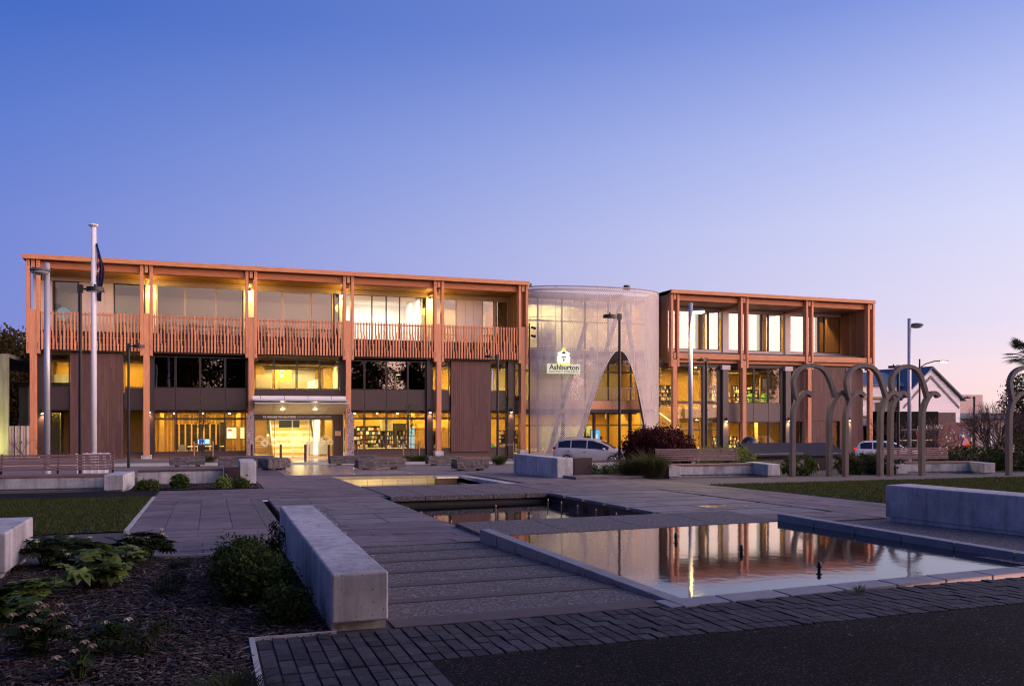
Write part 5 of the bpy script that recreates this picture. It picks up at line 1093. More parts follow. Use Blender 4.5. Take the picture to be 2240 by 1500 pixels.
# ---- cars
carglass = GLASS('car_glass', 1.7, (.10, .10, .11)); tyre = M('tyre', (.015, .015, .016), .8); rim = M('alloy_rim', (.5, .5, .52), .3, .8); chrome = M('chrome', (.7, .7, .72), .15, 1.)
def car(label, paint, loc, rot, st, L_, W_, wheels, wr, winx, pillars, tail=False, roofrack=False):
    "st: stations (x, z low, z belt, z roof, half width low, half width roof)"
    o = thing('car', label, 'car'); m = MB(); k = 12; xs = [q[0] for q in st]
    def at(x):
        return [np.interp(x, xs, [q[i] for q in st]) for i in range(1, 6)]
    def arch(x):
        for wx in wheels:
            d_ = abs(x-wx)
            if d_ < wr*1.22: return math.sqrt((wr*1.22)**2-d_*d_)+wr
        return 0
    def ring(x):
        zl, zb, zr, wl, wt = at(x); za = max(zl, arch(x)-.0); za = min(za, zb-.12)
        P_ = [(wl*.80, zl), (wl*.97, za), (wl, za+(zb-za)*.35), (wl*.995, za+(zb-za)*.75), (wl*.965, zb), (wt+(wl*.94-wt)*.25, zb+(zr-zb)*.72), (wt*.93, zr-.03*min(1, (zr-zb)/.3)), (wt*.6, zr)]
        return P_
    X = sorted(set(list(np.linspace(xs[0], xs[-1], 46))+[w_+s_*wr*1.22 for w_ in wheels for s_ in (-1, 1)]+list(winx)))
    n = 16
    for x in X:
        r_ = ring(x); m.v += [(x, -a, b) for a, b in r_]+[(x, a, b) for a, b in reversed(r_)]
    for i in range(len(X)-1):
        for q in range(n-1): m.f.append((i*n+q, (i+1)*n+q, (i+1)*n+q+1, i*n+q+1))
        m.f.append((i*n+n-1, (i+1)*n+n-1, (i+1)*n, i*n))
    m.f += [tuple(range(n)), tuple(range(len(X)*n-1, len(X)*n-1-n, -1))]
    body = m.build('body', paint, o, smooth=True); e = body.modifiers.new('edge', 'EDGE_SPLIT'); e.split_angle = .75
    # side windows, windscreen, rear window slightly proud of the shell
    for sd in (-1, 1):
        ed = [winx[0]]+list(pillars)+[winx[1]]
        for a, b in zip(ed[:-1], ed[1:]):
            w_ = MB(); xs2 = np.linspace(a+.035, b-.035, 8)
            for x in xs2:
                r_ = ring(x); p4, p5 = np.array(r_[4]), np.array(r_[5]); p6 = np.array(r_[6])
                if (p5-p4)[1] < .05: continue
                for f_, (q0, q1) in ((.12, (p4, p5)), (1., (p4, p5)), (.45, (p5, p6))):
                    q = q0+(q1-q0)*f_; w_.v.append((x, sd*(q[0]+.012), q[1]))
            c_ = len(w_.v)//3
            for i in range(c_-1):
                for z in range(2): w_.f.append((i*3+z, i*3+3+z, i*3+4+z, i*3+1+z) if sd < 0 else (i*3+1+z, i*3+4+z, i*3+3+z, i*3+z))
            if w_.f: w_.build('side_window', carglass, o, smooth=True)
        for i, x in enumerate(pillars): MB().box(x-.20, x-.06, sd*(at(x)[3]+.0)-.02, sd*(at(x)[3])+.02, at(x)[1]-.16, at(x)[1]-.13).build('door_handle', dark_m, o)
        MB().sphere((winx[1]-.28, sd*(W_/2+.07), at(winx[1]-.3)[1]+.08), .10, 10, 6, .75).build('wing_mirror', paint, o, smooth=True)
        for wx in wheels:
            wo = MB().cyl((wx, sd*(W_/2-.22), wr), (wx, sd*(W_/2-.01), wr), wr, n=28).build('wheel', tyre, o)
            rm = MB().cyl((wx, sd*(W_/2-.02), wr), (wx, sd*(W_/2+.004), wr), wr*.30, n=14)
            for q in range(7):
                a = q*2*math.pi/7; rm.tube([(wx+.05*math.cos(a), sd*W_/2, wr+.05*math.sin(a)), (wx+wr*.68*math.cos(a), sd*W_/2, wr+wr*.68*math.sin(a))], .026, 5)
            for q in range(24):
                a = q*2*math.pi/24; b = a+2*math.pi/24; rm.cyl((wx+wr*.7*math.cos(a), sd*(W_/2-.004), wr+wr*.7*math.sin(a)), (wx+wr*.7*math.cos(b), sd*(W_/2-.004), wr+wr*.7*math.sin(b)), .022, n=5)
            rm.build('rim', rim, wo)
    def screen_(a, b, name):
        w_ = MB()
        for x in np.linspace(a, b, 8):
            r_ = ring(x); hw = r_[6][0]*.93; zz = r_[7][1]+.012
            w_.v += [(x, -hw, zz-.012), (x, 0, zz+.012), (x, hw, zz-.012)]
        for i in range(7):
            for z in range(2): w_.f.append((i*3+z, i*3+3+z, i*3+4+z, i*3+1+z))
        w_.build(name, carglass, o, smooth=True)
    screen_(winx[1]-.55, winx[1]+.30, 'windscreen'); screen_(xs[0]+.12, winx[0]+.05, 'rear_window')
    fx = xs[-1]; zf = at(fx-.25)[1]
    for sd in (-1, 1):
        MB().hexa([(fx-.55, sd*W_*.44, zf-.16), (fx-.1, sd*W_*.30, zf-.22), (fx-.06, sd*W_*.28, zf-.05), (fx-.60, sd*W_*.46, zf-.02), (fx-.5, sd*W_*.485, zf-.15), (fx-.02, sd*W_*.33, zf-.21), (fx-.05, sd*W_*.30, zf-.06), (fx-.62, sd*W_*.478, zf-.02)]).build('headlight', M('headlight_glass', (.6, .52, .5), .12, .2), o, bevel=.02)
        MB().box(xs[0]+.0, xs[0]+.22, sd*W_*.42-.06, sd*W_*.42+.06, at(xs[0]+.1)[1]-.02, at(xs[0]+.1)[1]+.12).build('tail_light', EM('tail_red', (1., .03, .02), 1.2 if tail else .12), o, bevel=.02)
    MB().box(fx-.03, fx+.025, -W_*.26, W_*.26, zf-.20, zf-.14).build('grille_bar', chrome, o, bevel=.01); MB().box(fx-.02, fx+.02, -W_*.26, W_*.26, zf-.30, zf-.21).build('grille', black, o); MB().box(fx-.02, fx+.03, -.26, .26, .36, .47).build('number_plate', whitep, o)
    o.location = loc; o.rotation_euler = (0, 0, rot); return o
silver = M('silver_paint', (.55, .49, .48), .3, .2, var=.04, coat=.6); whitecar = M('white_car_paint', (.68, .67, .72), .25, 0, var=.03, coat=.6)
sts = [(-2.25, .34, .72, .78, .72, .55), (-2.2, .28, .92, 1.12, .80, .60), (-1.95, .24, .98, 1.42, .84, .60), (-1.5, .22, .98, 1.53, .86, .62), (-.6, .22, .95, 1.58, .86, .63), (.2, .22, .92, 1.53, .86, .62), (.75, .22, .90, 1.32, .86, .58), (1.25, .22, .88, 1.03, .85, .60), (1.75, .23, .82, .92, .83, .60), (2.1, .25, .72, .78, .76, .58), (2.27, .30, .58, .62, .64, .48)]
car('silver people carrier parked facing right in front of the metal screen', silver, (21.3, 45.9, G(21.3, 46)-.17), math.radians(-38), sts, 4.5, 1.72, (-1.38, 1.34), .31, (-1.95, 1.12), (-1.15, -.18))
stw = [(-2.35, .42, .80, .86, .78, .60), (-2.3, .32, .98, 1.10, .84, .62), (-2.05, .28, 1.02, 1.50, .87, .60), (-1.7, .26, 1.02, 1.66, .89, .63), (-.6, .26, 1.0, 1.70, .90, .65), (.3, .26, .99, 1.64, .90, .64), (.85, .26, .98, 1.40, .90, .60), (1.25, .26, .97, 1.12, .90, .64), (1.8, .27, .92, 1.02, .87, .64), (2.2, .30, .82, .88, .78, .6), (2.36, .36, .66, .70, .66, .5)]
car('white estate car with red tail light on the street beyond the looping sculptures', whitecar, (48.6, 51.8, -3.72), math.radians(-38), stw, 4.7, 1.80, (-1.42, 1.40), .345, (-2.0, 1.15), (-1.1, -.1), True)
# ================================================================ plants
def leafmat(name, c1, c2, rough=.55, trans=.25):
    m = M(name, c1, rough, var=.35, scale=9, col2=c2, detail=3, spec=.12)
    N = m.node_tree.nodes; L = m.node_tree.links; p = N['Principled BSDF']; o = N['Material Output']
    t = N.new('ShaderNodeBsdfTranslucent'); src = p.inputs['Base Color'].links[0].from_socket; L.new(src, t.inputs[0])
    mx = N.new('ShaderNodeMixShader'); mx.inputs[0].default_value = trans; L.new(p.outputs[0], mx.inputs[1]); L.new(t.outputs[0], mx.inputs[2]); L.new(mx.outputs[0], o.inputs[0])
    return m
lf_dark = leafmat('leaf_dark_green', (.030, .045, .016), (.045, .06, .02)); lf_mid = leafmat('leaf_mid_green', (.055, .09, .022), (.08, .12, .03)); lf_light = leafmat('leaf_fresh_green', (.13, .19, .04), (.17, .22, .06))
lf_red = leafmat('leaf_maroon', (.036, .007, .011), (.058, .011, .016)); lf_autumn = leafmat('leaf_olive_brown', (.07, .055, .018), (.10, .065, .02)); bark = M('bark', (.055, .042, .035), .9, var=.35, scale=8, stretch=(3, 3, .5), bump=.5)
lf_hebe = leafmat('leaf_hebe', (.035, .055, .014), (.055, .085, .022)); lf_bluegr = leafmat('leaf_blue_green', (.028, .040, .030), (.04, .05, .038)); straw = leafmat('leaf_tussock', (.10, .085, .035), (.08, .095, .03)); tawny = leafmat('leaf_tawny', (.13, .06, .035), (.10, .05, .03))
def leaf_quads(c, size, asp=.5, up=.3, jit=.4):
    "diamond leaves at points c with random orientation"
    n = len(c); u = NR.normal(size=(n, 3)); u[:, 2] += up; u /= np.linalg.norm(u, axis=1)[:, None]
    w = np.cross(u, NR.normal(size=(n, 3))); w /= np.linalg.norm(w, axis=1)[:, None]+1e-9
    s = size*(1+jit*NR.uniform(-1, 1, n))[:, None]; nrm = np.cross(u, w)*s*.12
    return np.stack([c-u*s*.5, c+w*s*asp*.5+nrm, c+u*s*.5, c-w*s*asp*.5+nrm], 1).reshape(-1, 3)
def clumps(center, rad, nclump, per, spread, shell=.55, floor=None):
    d = NR.normal(size=(nclump, 3)); d /= np.linalg.norm(d, axis=1)[:, None]
    r = (shell+(1-shell)*NR.random(nclump)**.7)*(1+NR.normal(0, .10, nclump)); cc = np.array(center)+d*r[:, None]*np.array(rad)
    pts = np.repeat(cc, per, 0)+NR.normal(size=(nclump*per, 3))*spread*np.repeat(NR.uniform(.6, 1.3, nclump), per)[:, None]
    if floor is not None: pts = pts[pts[:, 2] > floor]
    return pts
def limbs(base, top, crown_c, crown_r, n, r0, mb=None):
    m = mb or MB(); base = np.array(base, float); top = np.array(top, float)
    mid = (base+top)/2+np.array([R.uniform(-.15, .15), R.uniform(-.15, .15), 0]); m.tube([tuple(base), tuple(mid), tuple(top)], [r0, r0*.8, r0*.65], 8)
    for i in range(n):
        d = NR.normal(size=3); d[2] = abs(d[2])*.8+.15; d /= np.linalg.norm(d); e = np.array(crown_c)+d*np.array(crown_r)*.75; s = mid+(top-mid)*R.uniform(.2, 1)
        q = (s+e)/2+np.array([0, 0, .1*np.linalg.norm(e-s)]); m.tube([tuple(s), tuple(q), tuple(e)], [r0*.4, r0*.25, r0*.08], 5)
    return m
def tree(name, label, cat, s, t, z, h, rad, mat, ncl, per, size, spread, group=None, trunk=.22, crown_c=None, shell=.45):
    o = thing(name, label, cat, (s, t, z), group); cc = crown_c or (s, t, z+h-rad[2]*.95)
    limbs((s, t, z), (s, t, cc[2]), cc, rad, 9, trunk).build('trunk', bark, o, smooth=True)
    np_mesh('crown', leaf_quads(clumps(cc, rad, ncl, per, spread, shell), size, .55), 4, mat, o); return o
def shrub(name, label, s, t, rad, mat, ncl, per, size, spread, g=None, cat='shrub', group=None, asp=.45, up=.5, shell=.7):
    g = G(s, t) if g is None else g; o = thing(name, label, cat, (s, t, g), group)
    m = MB()
    for i in range(7):
        a = R.uniform(0, 6.28); m.tube([(s, t, g-.03), (s+math.cos(a)*rad[0]*.3, t+math.sin(a)*rad[1]*.3, g+rad[2]*.6), (s+math.cos(a)*rad[0]*.6, t+math.sin(a)*rad[1]*.6, g+rad[2]*1.2)], [.014, .01, .004], 5)
    m.build('stem', bark, o); np_mesh('foliage', leaf_quads(clumps((s, t, g+rad[2]*.85), rad, ncl, per, spread, shell, g-.01), size, asp, up), 4, mat, o); return o
# hebe shrubs in the front bed
shrub('hebe_shrub', 'largest rounded dark green shrub beside the long concrete seat, upper one', .34, 9.35, (.30, .34, .25), lf_hebe, 260, 34, .042, .035)
shrub('hebe_shrub', 'broad rounded dark green shrub in the middle against the long concrete seat', .38, 8.45, (.34, .38, .25), lf_hebe, 300, 34, .042, .035)
shrub('hebe_shrub', 'small low rounded shrub at the near end of the long concrete seat', .60, 7.42, (.19, .19, .15), lf_hebe, 130, 30, .04, .03)
shrub('dark_shrub', 'small dark spiky plant at the far foot of the long concrete seat', .80, 11.3, (.1, .12, .22), lf_dark, 26, 16, .07, .04, asp=.25, up=1)
for i, (s, t, r_) in enumerate(((-.35, 9.6, .13), (-.42, 9.05, .15), (-.38, 6.78, .2), (-.32, 10.6, .1))):
    shrub('ground_plant', ['small grey green cushion plant, second from the paving in the bark bed', 'grey green cushion plant in the middle of the bark bed', 'dark low cushion plant at the front of the bark bed', 'tiny grey green cushion plant nearest the paving in the bark bed'][i], s, t, (r_, r_, r_*.55), lf_bluegr if i != 2 else lf_dark, 40, 18, .03, .02, cat='plant')
def palm_leaf(base, d, L_, w, fing, droop):
    "leaf of pointed fingers, returns quads"
    out = []; d = np.array(d); d = d/np.linalg.norm(d); side = np.cross(d, [0, 0, 1.]); side /= np.linalg.norm(side)+1e-9; upv = np.cross(side, d)
    for k in range(fing):
        a = (k/(fing-1)-.5)*2*1.25; l = L_*(1-.28*abs(a)/1.25); dd = d*math.cos(a)+side*math.sin(a); q = base+dd*l*.5+upv*.04*L_; e = base+dd*l-upv*droop*L_; sv = np.cross(dd, upv)*w*.5
        out += [base, q+sv, e, q-sv]
    return out
def hellebore(name, label, s, t, h, spread, nst, mat, flowers, L_=.15, fing=7, w=.05, group=None, fcol=None):
    g = G(s, t); o = thing(name, label, 'flowering plant' if flowers else 'plant', (s, t, g), group); st = MB(); lv = []; fl_ = MB()
    for i in range(nst):
        a = R.uniform(0, 6.28); rr = spread*math.sqrt(R.random()); hh = h*R.uniform(.55, 1.0)*(1-.3*rr/spread); tip = np.array([s+math.cos(a)*rr, t+math.sin(a)*rr, g+hh]); st.tube([(s+math.cos(a)*rr*.25, t+math.sin(a)*rr*.25, g-.02), tuple((np.array([s, t, g])+tip)/2+np.array([0, 0, .05])), tuple(tip)], [.007, .006, .004], 5)
        for q in range(2): b = R.uniform(0, 6.28); lv += palm_leaf(tip-np.array([0, 0, .06*q]), (math.cos(b), math.sin(b), R.uniform(-.55, .6)), L_*R.uniform(.7, 1.15), w, fing, R.uniform(.0, .3))
        if i < flowers:
            p_ = tip+np.array([R.uniform(-.04, .04), R.uniform(-.04, .04), R.uniform(.03, .09)]); st.tube([tuple(tip), tuple(p_)], .004, 4)
            for q in range(5):
                b = q*1.257; c1 = p_+np.array([math.cos(b)*.018, math.sin(b)*.018, .0]); e = p_+np.array([math.cos(b)*.036, math.sin(b)*.036, -.018]); sv = np.array([-math.sin(b), math.cos(b), 0])*.020
                fl_.add([tuple(p_+np.array([0, 0, .006])), tuple(c1+sv), tuple(e), tuple(c1-sv)], [(0, 1, 2, 3)])
    st.build('stem', lf_mid, o); np_mesh('leaves', np.array(lv), 4, mat, o)
    if fl_.v: tag(fl_.build('flowers', fcol or petal, o), kind='stuff')
    return o
petal = leafmat('cream_petal', (.52, .50, .30), (.6, .55, .38)); petal_p = leafmat('pink_petal', (.40, .26, .18), (.5, .36, .26))
hellebore('hellebore', 'flowering hellebore clump with cream blooms at the corner of the bluestone paving', -.78, 11.3, .42, .34, 34, lf_dark, 12, .17, 7, .045)
hellebore('hellebore', 'dark hellebore clump right beside the left concrete block', -1.75, 11.4, .42, .42, 40, lf_dark, 5, .19, 7, .05); hellebore('hellebore', 'dark hellebore clump between the block and the flowering clump', -1.25, 11.1, .34, .34, 30, lf_dark, 4, .16, 7, .045)
hellebore('hellebore', 'hellebore with blush pink open flowers at the lower left edge', -1.18, 7.0, .36, .22, 22, lf_dark, 11, .13, 7, .04, fcol=petal_p); hellebore('hellebore', 'dark drooping hellebore in the middle front of the bark bed', -.70, 6.85, .28, .16, 14, lf_dark, 2, .14, 5, .035); hellebore('hellebore', 'low hellebore with one pale bloom at the very front of the bark bed', -.80, 6.2, .2, .16, 10, lf_dark, 4, .1, 5, .03, fcol=petal_p)
def lobed(label, s, t, h, n, L_, mat): hellebore('oakleaf_plant', label, s, t, h, .30, n, mat, 0, L_, 5, L_*.62)
lobed('fresh green lobed leaf plant below the left concrete block', -1.52, 9.0, .30, 12, .22, lf_light); lobed('fresh green lobed leaf plant right of the left concrete block', -1.15, 9.7, .36, 16, .19, lf_light); lobed('fresh green lobed leaf plant next to the flowering hellebore', -1.02, 10.55, .38, 16, .17, lf_light); lobed('dark lobed leaf plant at the left edge of the bark bed', -1.7, 8.2, .26, 14, .2, lf_mid)
# bark chips
def chips(n, s0, s1, t0, t1, name, smin=.025, smax=.085, avoid=None):
    s = NR.uniform(s0, s1, n); t = t0+(t1-t0)*NR.random(n)**1.35
    if avoid: k = ~((s > avoid[0]) & (t < avoid[1])); s, t = s[k], t[k]
    n = len(s); z = np.array([G(a, b) for a, b in zip(s, t)])+.004+.03*NR.random(n)**2; L_ = NR.uniform(smin, smax, n)*.5; w = NR.uniform(.004, .012, n); a = NR.uniform(0, math.pi, n); th = NR.uniform(.002, .006, n); tl = NR.normal(0, .18, n)
    ca, sa = np.cos(a), np.sin(a); V = []
    for (i, j, k) in [(-1, -1, 0), (1, -1, 0), (1, 1, 0), (-1, 1, 0), (-.9, -.6, 1), (.7, -.8, 1), (.9, .6, 1), (-.8, .8, 1)]:
        x = L_*i*ca-w*j*sa; y = L_*i*sa+w*j*ca; V.append(np.stack([s+x, t+y, z+k*th+L_*i*tl], 1))
    V = np.stack(V, 1); F = [(4, 5, 6, 7), (0, 1, 5, 4), (1, 2, 6, 5), (2, 3, 7, 6), (3, 0, 4, 7)]
    q = np.stack([V[:, f, :] for f in F], 1).reshape(-1, 3); mi = np.repeat(NR.choice(4, n, p=[.52, .29, .14, .05]), 5)
    tag(np_mesh(name, q, 4, None, None, mats=chip_m, mi=mi), kind='stuff')
chip_m = [M('chip_'+a, c, .85, var=.35, scale=30) for a, c in (('dark', (.024, .016, .015)), ('brown', (.066, .037, .031)), ('grey', (.15, .12, .118)), ('orange', (.11, .05, .03)))]
chips(42000, -3.4, .905, 4.6, 11.52, 'bark_chips', avoid=(.27, 6.83)); chips(3500, -1.95, 1.25, 24.5, 27.2, 'bark_chips_far', .05, .12)
n_ = 90; ps = NR.uniform(.5, 10, n_); pt = NR.uniform(4.3, 12, n_); ps[:50] = NR.uniform(.4, 9, 50); pt[:50] = 5.8+NR.normal(0, .35, 50)
k_ = ~((ps > 3.5) & (pt > 6.6)) & ~((ps < 1.45) & (pt > 6.8)); ps, pt = ps[k_], pt[k_]
lp_ = np.stack([ps, pt, np.array([G(a, b)+.03 for a, b in zip(ps, pt)])], 1); lu = leaf_quads(lp_, .05, .6, up=0); lu[:, 2] = np.repeat(lp_[:, 2], 4)+NR.uniform(-.004, .008, len(lu))
tag(np_mesh('fallen_leaves', lu, 4, chip_m[3]), kind='stuff')
# lawns
blade_m = leafmat('grass_blade', (.045, .062, .012), (.07, .085, .018), trans=.3)
def lawn(s0, s1, t0, t1, n, zf=None, hmin=.03, hmax=.07, name='grass', far=None):
    zf = zf or G; sheet('lawn', grass_m, s0, s1, t0, t1, .02, 10, 8, zf=zf)
    s = NR.uniform(s0, s1, n); t = NR.uniform(t0, t1, n); z = np.array([zf(a, b) for a, b in zip(s, t)])+.018; h = NR.uniform(hmin, hmax, n); a = NR.uniform(0, 6.28, n); w = .006+.004*NR.random(n); b = NR.normal(0, .022, (n, 2))
    V = np.stack([np.stack([s-w*np.cos(a), t-w*np.sin(a), z], 1), np.stack([s+w*np.cos(a), t+w*np.sin(a), z], 1), np.stack([s+b[:, 0], t+b[:, 1], z+h], 1)], 1).reshape(-1, 3)
    tag(np_mesh(name, V, 3, blade_m), kind='stuff')
lawn(-9, -1.27, 14.7, 22.0, 42000, name='grass_left'); lawn(13.62, 27, 14.3, 21.4, 60000, name='grass_right')
tag(MB().slab(-1.27, -1.2, 14.7, 22.0, -.05, .03).build('lawn_edging', kerb_m), 'pale mown edge strip along the left lawn', 'edging')
def berm(s, t): return -2.26-.022*(t-27)+.002*(s-30) if t > 27 else G(s, t)
lawn(26.5, 52, 27.5, 42.3, 24000, zf=lambda s, t: -2.28-.021*(t-27.5), hmin=.05, hmax=.12, name='grass_berm')
tag(MB().hexa([(24.5, 42.3, -3.4), (60, 42.3, -3.6), (60, 42.5, -3.6), (24.5, 42.5, -3.4), (24.5, 42.3, -2.55), (60, 42.3, -2.57), (60, 42.5, -2.57), (24.5, 42.5, -2.55)]).build('lawn_kerb', kerb_m), 'white concrete kerb along the far edge of the grass berm', 'kerb')
# grasses
def tussock(label, s, t, h, r_, n, mat, name='tussock_grass', cat='ornamental grass', w=.006):
    g = G(s, t); a = NR.uniform(0, 6.28, n); rr = r_*np.sqrt(NR.random(n)); l = h*NR.uniform(.6, 1.1, n); out = rr*1.6+.04; V = []
    b0 = np.stack([s+np.cos(a)*rr*.8, t+np.sin(a)*rr*.8, np.full(n, g)], 1); m1 = b0+np.stack([np.cos(a)*out*.25, np.sin(a)*out*.25, l*.66], 1); e = b0+np.stack([np.cos(a)*out*.7, np.sin(a)*out*.7, l*NR.uniform(.45, 1., n)], 1); sv = np.stack([-np.sin(a), np.cos(a), a*0], 1)*w
    V = np.stack([b0-sv, m1-sv*.8, e, m1+sv*.8], 1).reshape(-1, 3); return tag(np_mesh(name, V, 4, mat), label, cat)
tussock('large arching tussock grass at the left end of the right slatted bench', 14.0, 25.5, 1.0, .55, 1500, straw, w=.008); tussock('smaller tussock grass left of the large one', 13.35, 25.9, .8, .4, 800, straw, w=.008)
tussock('tawny brown tussock behind the looping sculptures', 23.8, 27.4, .85, .3, 700, tawny, w=.008); tussock('pale tussock clump beside the tawny one', 25.3, 27.6, .9, .5, 900, straw, w=.009); tussock('tiny green weed tuft at the near edge of the reflecting pond', 5.95, 6.72, .13, .06, 60, lf_mid, 'weed_tuft', 'weed', .003)
tussock('dark grass tuft at the bottom edge beside the setts', .12, 5.4, .16, .2, 500, lf_dark, w=.004); tussock('green grass planter by the tree guard in front of the fourth bay', 11.6, 49.2, .5, .8, 900, lf_mid, w=.012); tussock('dark green grass clump behind the squat rock seat', 13.6, 44.0-3.6, .55, .35, 600, lf_mid, w=.01); tussock('dark grass clump by the lowest tree guard at the corner', 16.4, 48.4, .5, .4, 400, lf_mid, w=.012); tussock('grass clump under the young tree before the second bay', -.2, 49.2, .5, .6, 500, lf_mid, w=.012)
# small shrubs of the far beds
for i, (s, t) in enumerate(((13.3, 28.6), (13.95, 28.9), (14.5, 29.3), (14.9, 28.9), (15.1, 28.2))):
    shrub('clipped_shrub', ['leftmost little clipped shrub before the low wall near the silver car', 'second little clipped shrub from the left before the low wall', 'middle little clipped shrub before the low wall, slightly upright', 'fourth little clipped shrub before the low wall', 'rightmost little clipped shrub before the low wall, next to the tussock'][i], s, t, (.2, .2, .19), lf_mid, 40, 22, .06, .05, group='row of little clipped shrubs')
for lab, s, t, rd, mt in (('leafy green plant against the low wall in the left far bed', -1.55, 24.75, (.28, .2, .13), lf_mid), ('taller leafy plant in the middle of the left far bed', -.75, 24.9, (.2, .18, .2), lf_mid), ('small bright rounded shrub before the left service cabinet', .35, 24.7, (.16, .16, .14), lf_light), ('dark leafy plant at the foot of the tall narrow concrete block', .85, 24.75, (.18, .15, .13), lf_mid), ('green bush with small pale flowers between the first two sculpture legs', 20.0, 25.6, (.65, .5, .4), lf_mid), ('low dark green bush behind the middle looping sculpture', 22.6, 25.6, (1.0, .6, .42), lf_dark), ('dark spreading juniper left of the rightmost bench block', 23.3, 24.9, (.7, .5, .34), lf_bluegr), ('fresh green shrub behind the right slatted bench', 18.9, 28.6, (1.3, .8, .55), lf_light), ('dense dark hedge bush behind the rightmost bench', 29.5, 26.8, (2.2, .9, .55), lf_dark), ('dark hedge bush at the right edge of the frame', 32.5, 26.5, (2.4, 1.2, .8), lf_dark)):
    shrub('leafy_bush', lab, s, t, rd, mt, int(60+150*rd[0]), 24, .075, .04)
o = tree('japanese_maple', 'low domed maroon japanese maple right of the silver car', 'tree', 16.9, 30.3, -2.35, 1.72, (1.5, 1.2, .86), lf_red, 900, 30, .085, .085, trunk=.07, shell=.55)
# young trees in timber guards
stake = M('stake_timber', (.30, .17, .12), .7)
for lab, s, t in (('young tree between two stakes before the second bay', -.3, 49.6), ('young tree between two stakes before the fourth bay', 11.3, 49.9), ('young tree between two stakes near the metal screen', 16.9, 48.9)):
    g = G(s, t); o = thing('young_tree', lab, 'tree', (s, t, g))
    for a in (-.48, .48): MB().cyl((s+a, t, g), (s+a, t, g+1.15), .045, n=8).build('stake', stake, o)
    MB().box(s-.5, s+.5, t-.02, t+.02, g+.98, g+1.03).build('tie', stake, o); limbs((s, t, g), (s+.05, t, g+2.6), (s, t, g+2.8), (.5, .5, 1.1), 8, .028).build('trunk', bark, o); np_mesh('leaves', leaf_quads(clumps((s, t, g+2.7), (.4, .4, 1.2), 30, 4, .12), .12, .5), 4, lf_mid, o)
# bare winter shrub
twig_m = M('twig', (.085, .048, .042), .8, var=.3)
def twigs(m, p, d, l, r_, depth):
    e = p+d*l; m.cyl(tuple(p), tuple(e), r_, r_*.7, 4 if depth < 3 else 6, False)
    if depth == 0: return
    for i in range(R.choice([2, 3, 3])):
        q = d+NR.normal(0, .42, 3); q[2] += .12; q /= np.linalg.norm(q); twigs(m, e-d*l*R.uniform(0, .35), q, l*R.uniform(.62, .85), r_*.62, depth-1)
def bare(label, s, t, z, l, n, depth, r_=.045):
    o = thing('bare_shrub', label, 'shrub', (s, t, z)); m = MB()
    for i in range(n):
        a = R.uniform(0, 6.28); d_ = np.array([math.cos(a)*.45, math.sin(a)*.45, 1.]); twigs(m, np.array([s+math.cos(a)*.25, t+math.sin(a)*.25, z]), d_/np.linalg.norm(d_), l, r_, depth)
    m.build('branches', twig_m, o)
bare('bare winter shrub with a tangle of twigs left of the last sculpture', 37.6, 32.6, -2.5, 1.12, 11, 5); bare('bare winter shrub glimpsed behind the last sculpture', 40.2, 33.6, -2.6, .9, 6, 5)
bare('thin bare street tree before the dark shopfront', 54.5, 56, -4.4, 1.6, 3, 5, .06); bare('thin bare street tree before the mural wall', 58.0, 55, -4.5, 1.5, 3, 5, .06)
bare('wispy bare climber by the left corner column', -10.0, 57.6, -2.9, .6, 4, 4, .02)
# backdrop trees
tree('broad_tree', 'olive brown tree rising behind the far left corner of the building', 'tree', -16.5, 84, -3, 9.8, (5.2, 4, 4.2), lf_autumn, 900, 34, .36, .42)
tree('evergreen_tree', 'dark evergreen tree at the right edge beneath the palm', 'tree', 45.6, 37.5, -3, 5.4, (1.4, 1.3, 2.3), lf_dark, 260, 30, .14, .2); tree('evergreen_tree', 'dark rounded evergreen behind the bare winter shrub', 'tree', 44.6, 35.4, -2.9, 3.0, (1.9, 1.5, 1.3), lf_dark, 300, 30, .13, .18)
tree('broad_tree', 'distant dark tree low on the right skyline', 'tree', 105, 100, -4.8, 6, (5, 4, 2.6), lf_dark, 260, 26, .4, .5)
o = thing('fan_palm', 'fan palm cut off by the right edge against the pink sky', 'palm', (45.15, 37.2, -3)); MB().tube([(45.15, 37.2, -3), (45.2, 37.2, 1), (45.15, 37.2, 3.35)], [.17, .14, .13], 10).build('trunk', bark, o)
lv = []; stm = MB(); c = np.array([45.15, 37.2, 3.4])
for i in range(26):
    a = R.uniform(0, 6.28); el = R.uniform(-.55, 1.15); d_ = np.array([math.cos(a)*math.cos(el), math.sin(a)*math.cos(el), math.sin(el)]); b = c+d_*R.uniform(.75, 1.0); stm.tube([tuple(c), tuple(b)], .018, 4)
    side = np.cross(d_, [0, 0, 1.]); side /= np.linalg.norm(side); upv = np.cross(side, d_)
    for k_ in range(19):
        q = (k_/18-.5)*2*2.0; dd = d_*math.cos(q)+side*math.sin(q); l = .72*(1-.12*abs(q)); sv = np.cross(dd, upv)*.028; e = b+dd*l-np.array([0, 0, .10*l])
        lv += [b, b+dd*l*.5+sv, e, b+dd*l*.5-sv]
stm.build('leaf_stalk', bark, o); np_mesh('fronds', np.array(lv), 4, lf_dark, o)
o = thing('blossom_tree', 'pink white blossom spray reaching in at the left edge', 'blossom tree', (-9.6, 34, -2.3)); tw_ = MB(); tw_.tube([(-9.6, 34, -2.3), (-9.4, 34, -.5), (-8.9, 34, .5), (-8.0, 34, .75), (-7.35, 34, .45)], [.08, .06, .035, .02, .008], 6); tw_.tube([(-8.9, 34, .5), (-8.0, 34, .35), (-7.15, 34, -.05)], [.03, .015, .006], 5); tw_.build('branches', bark, o)
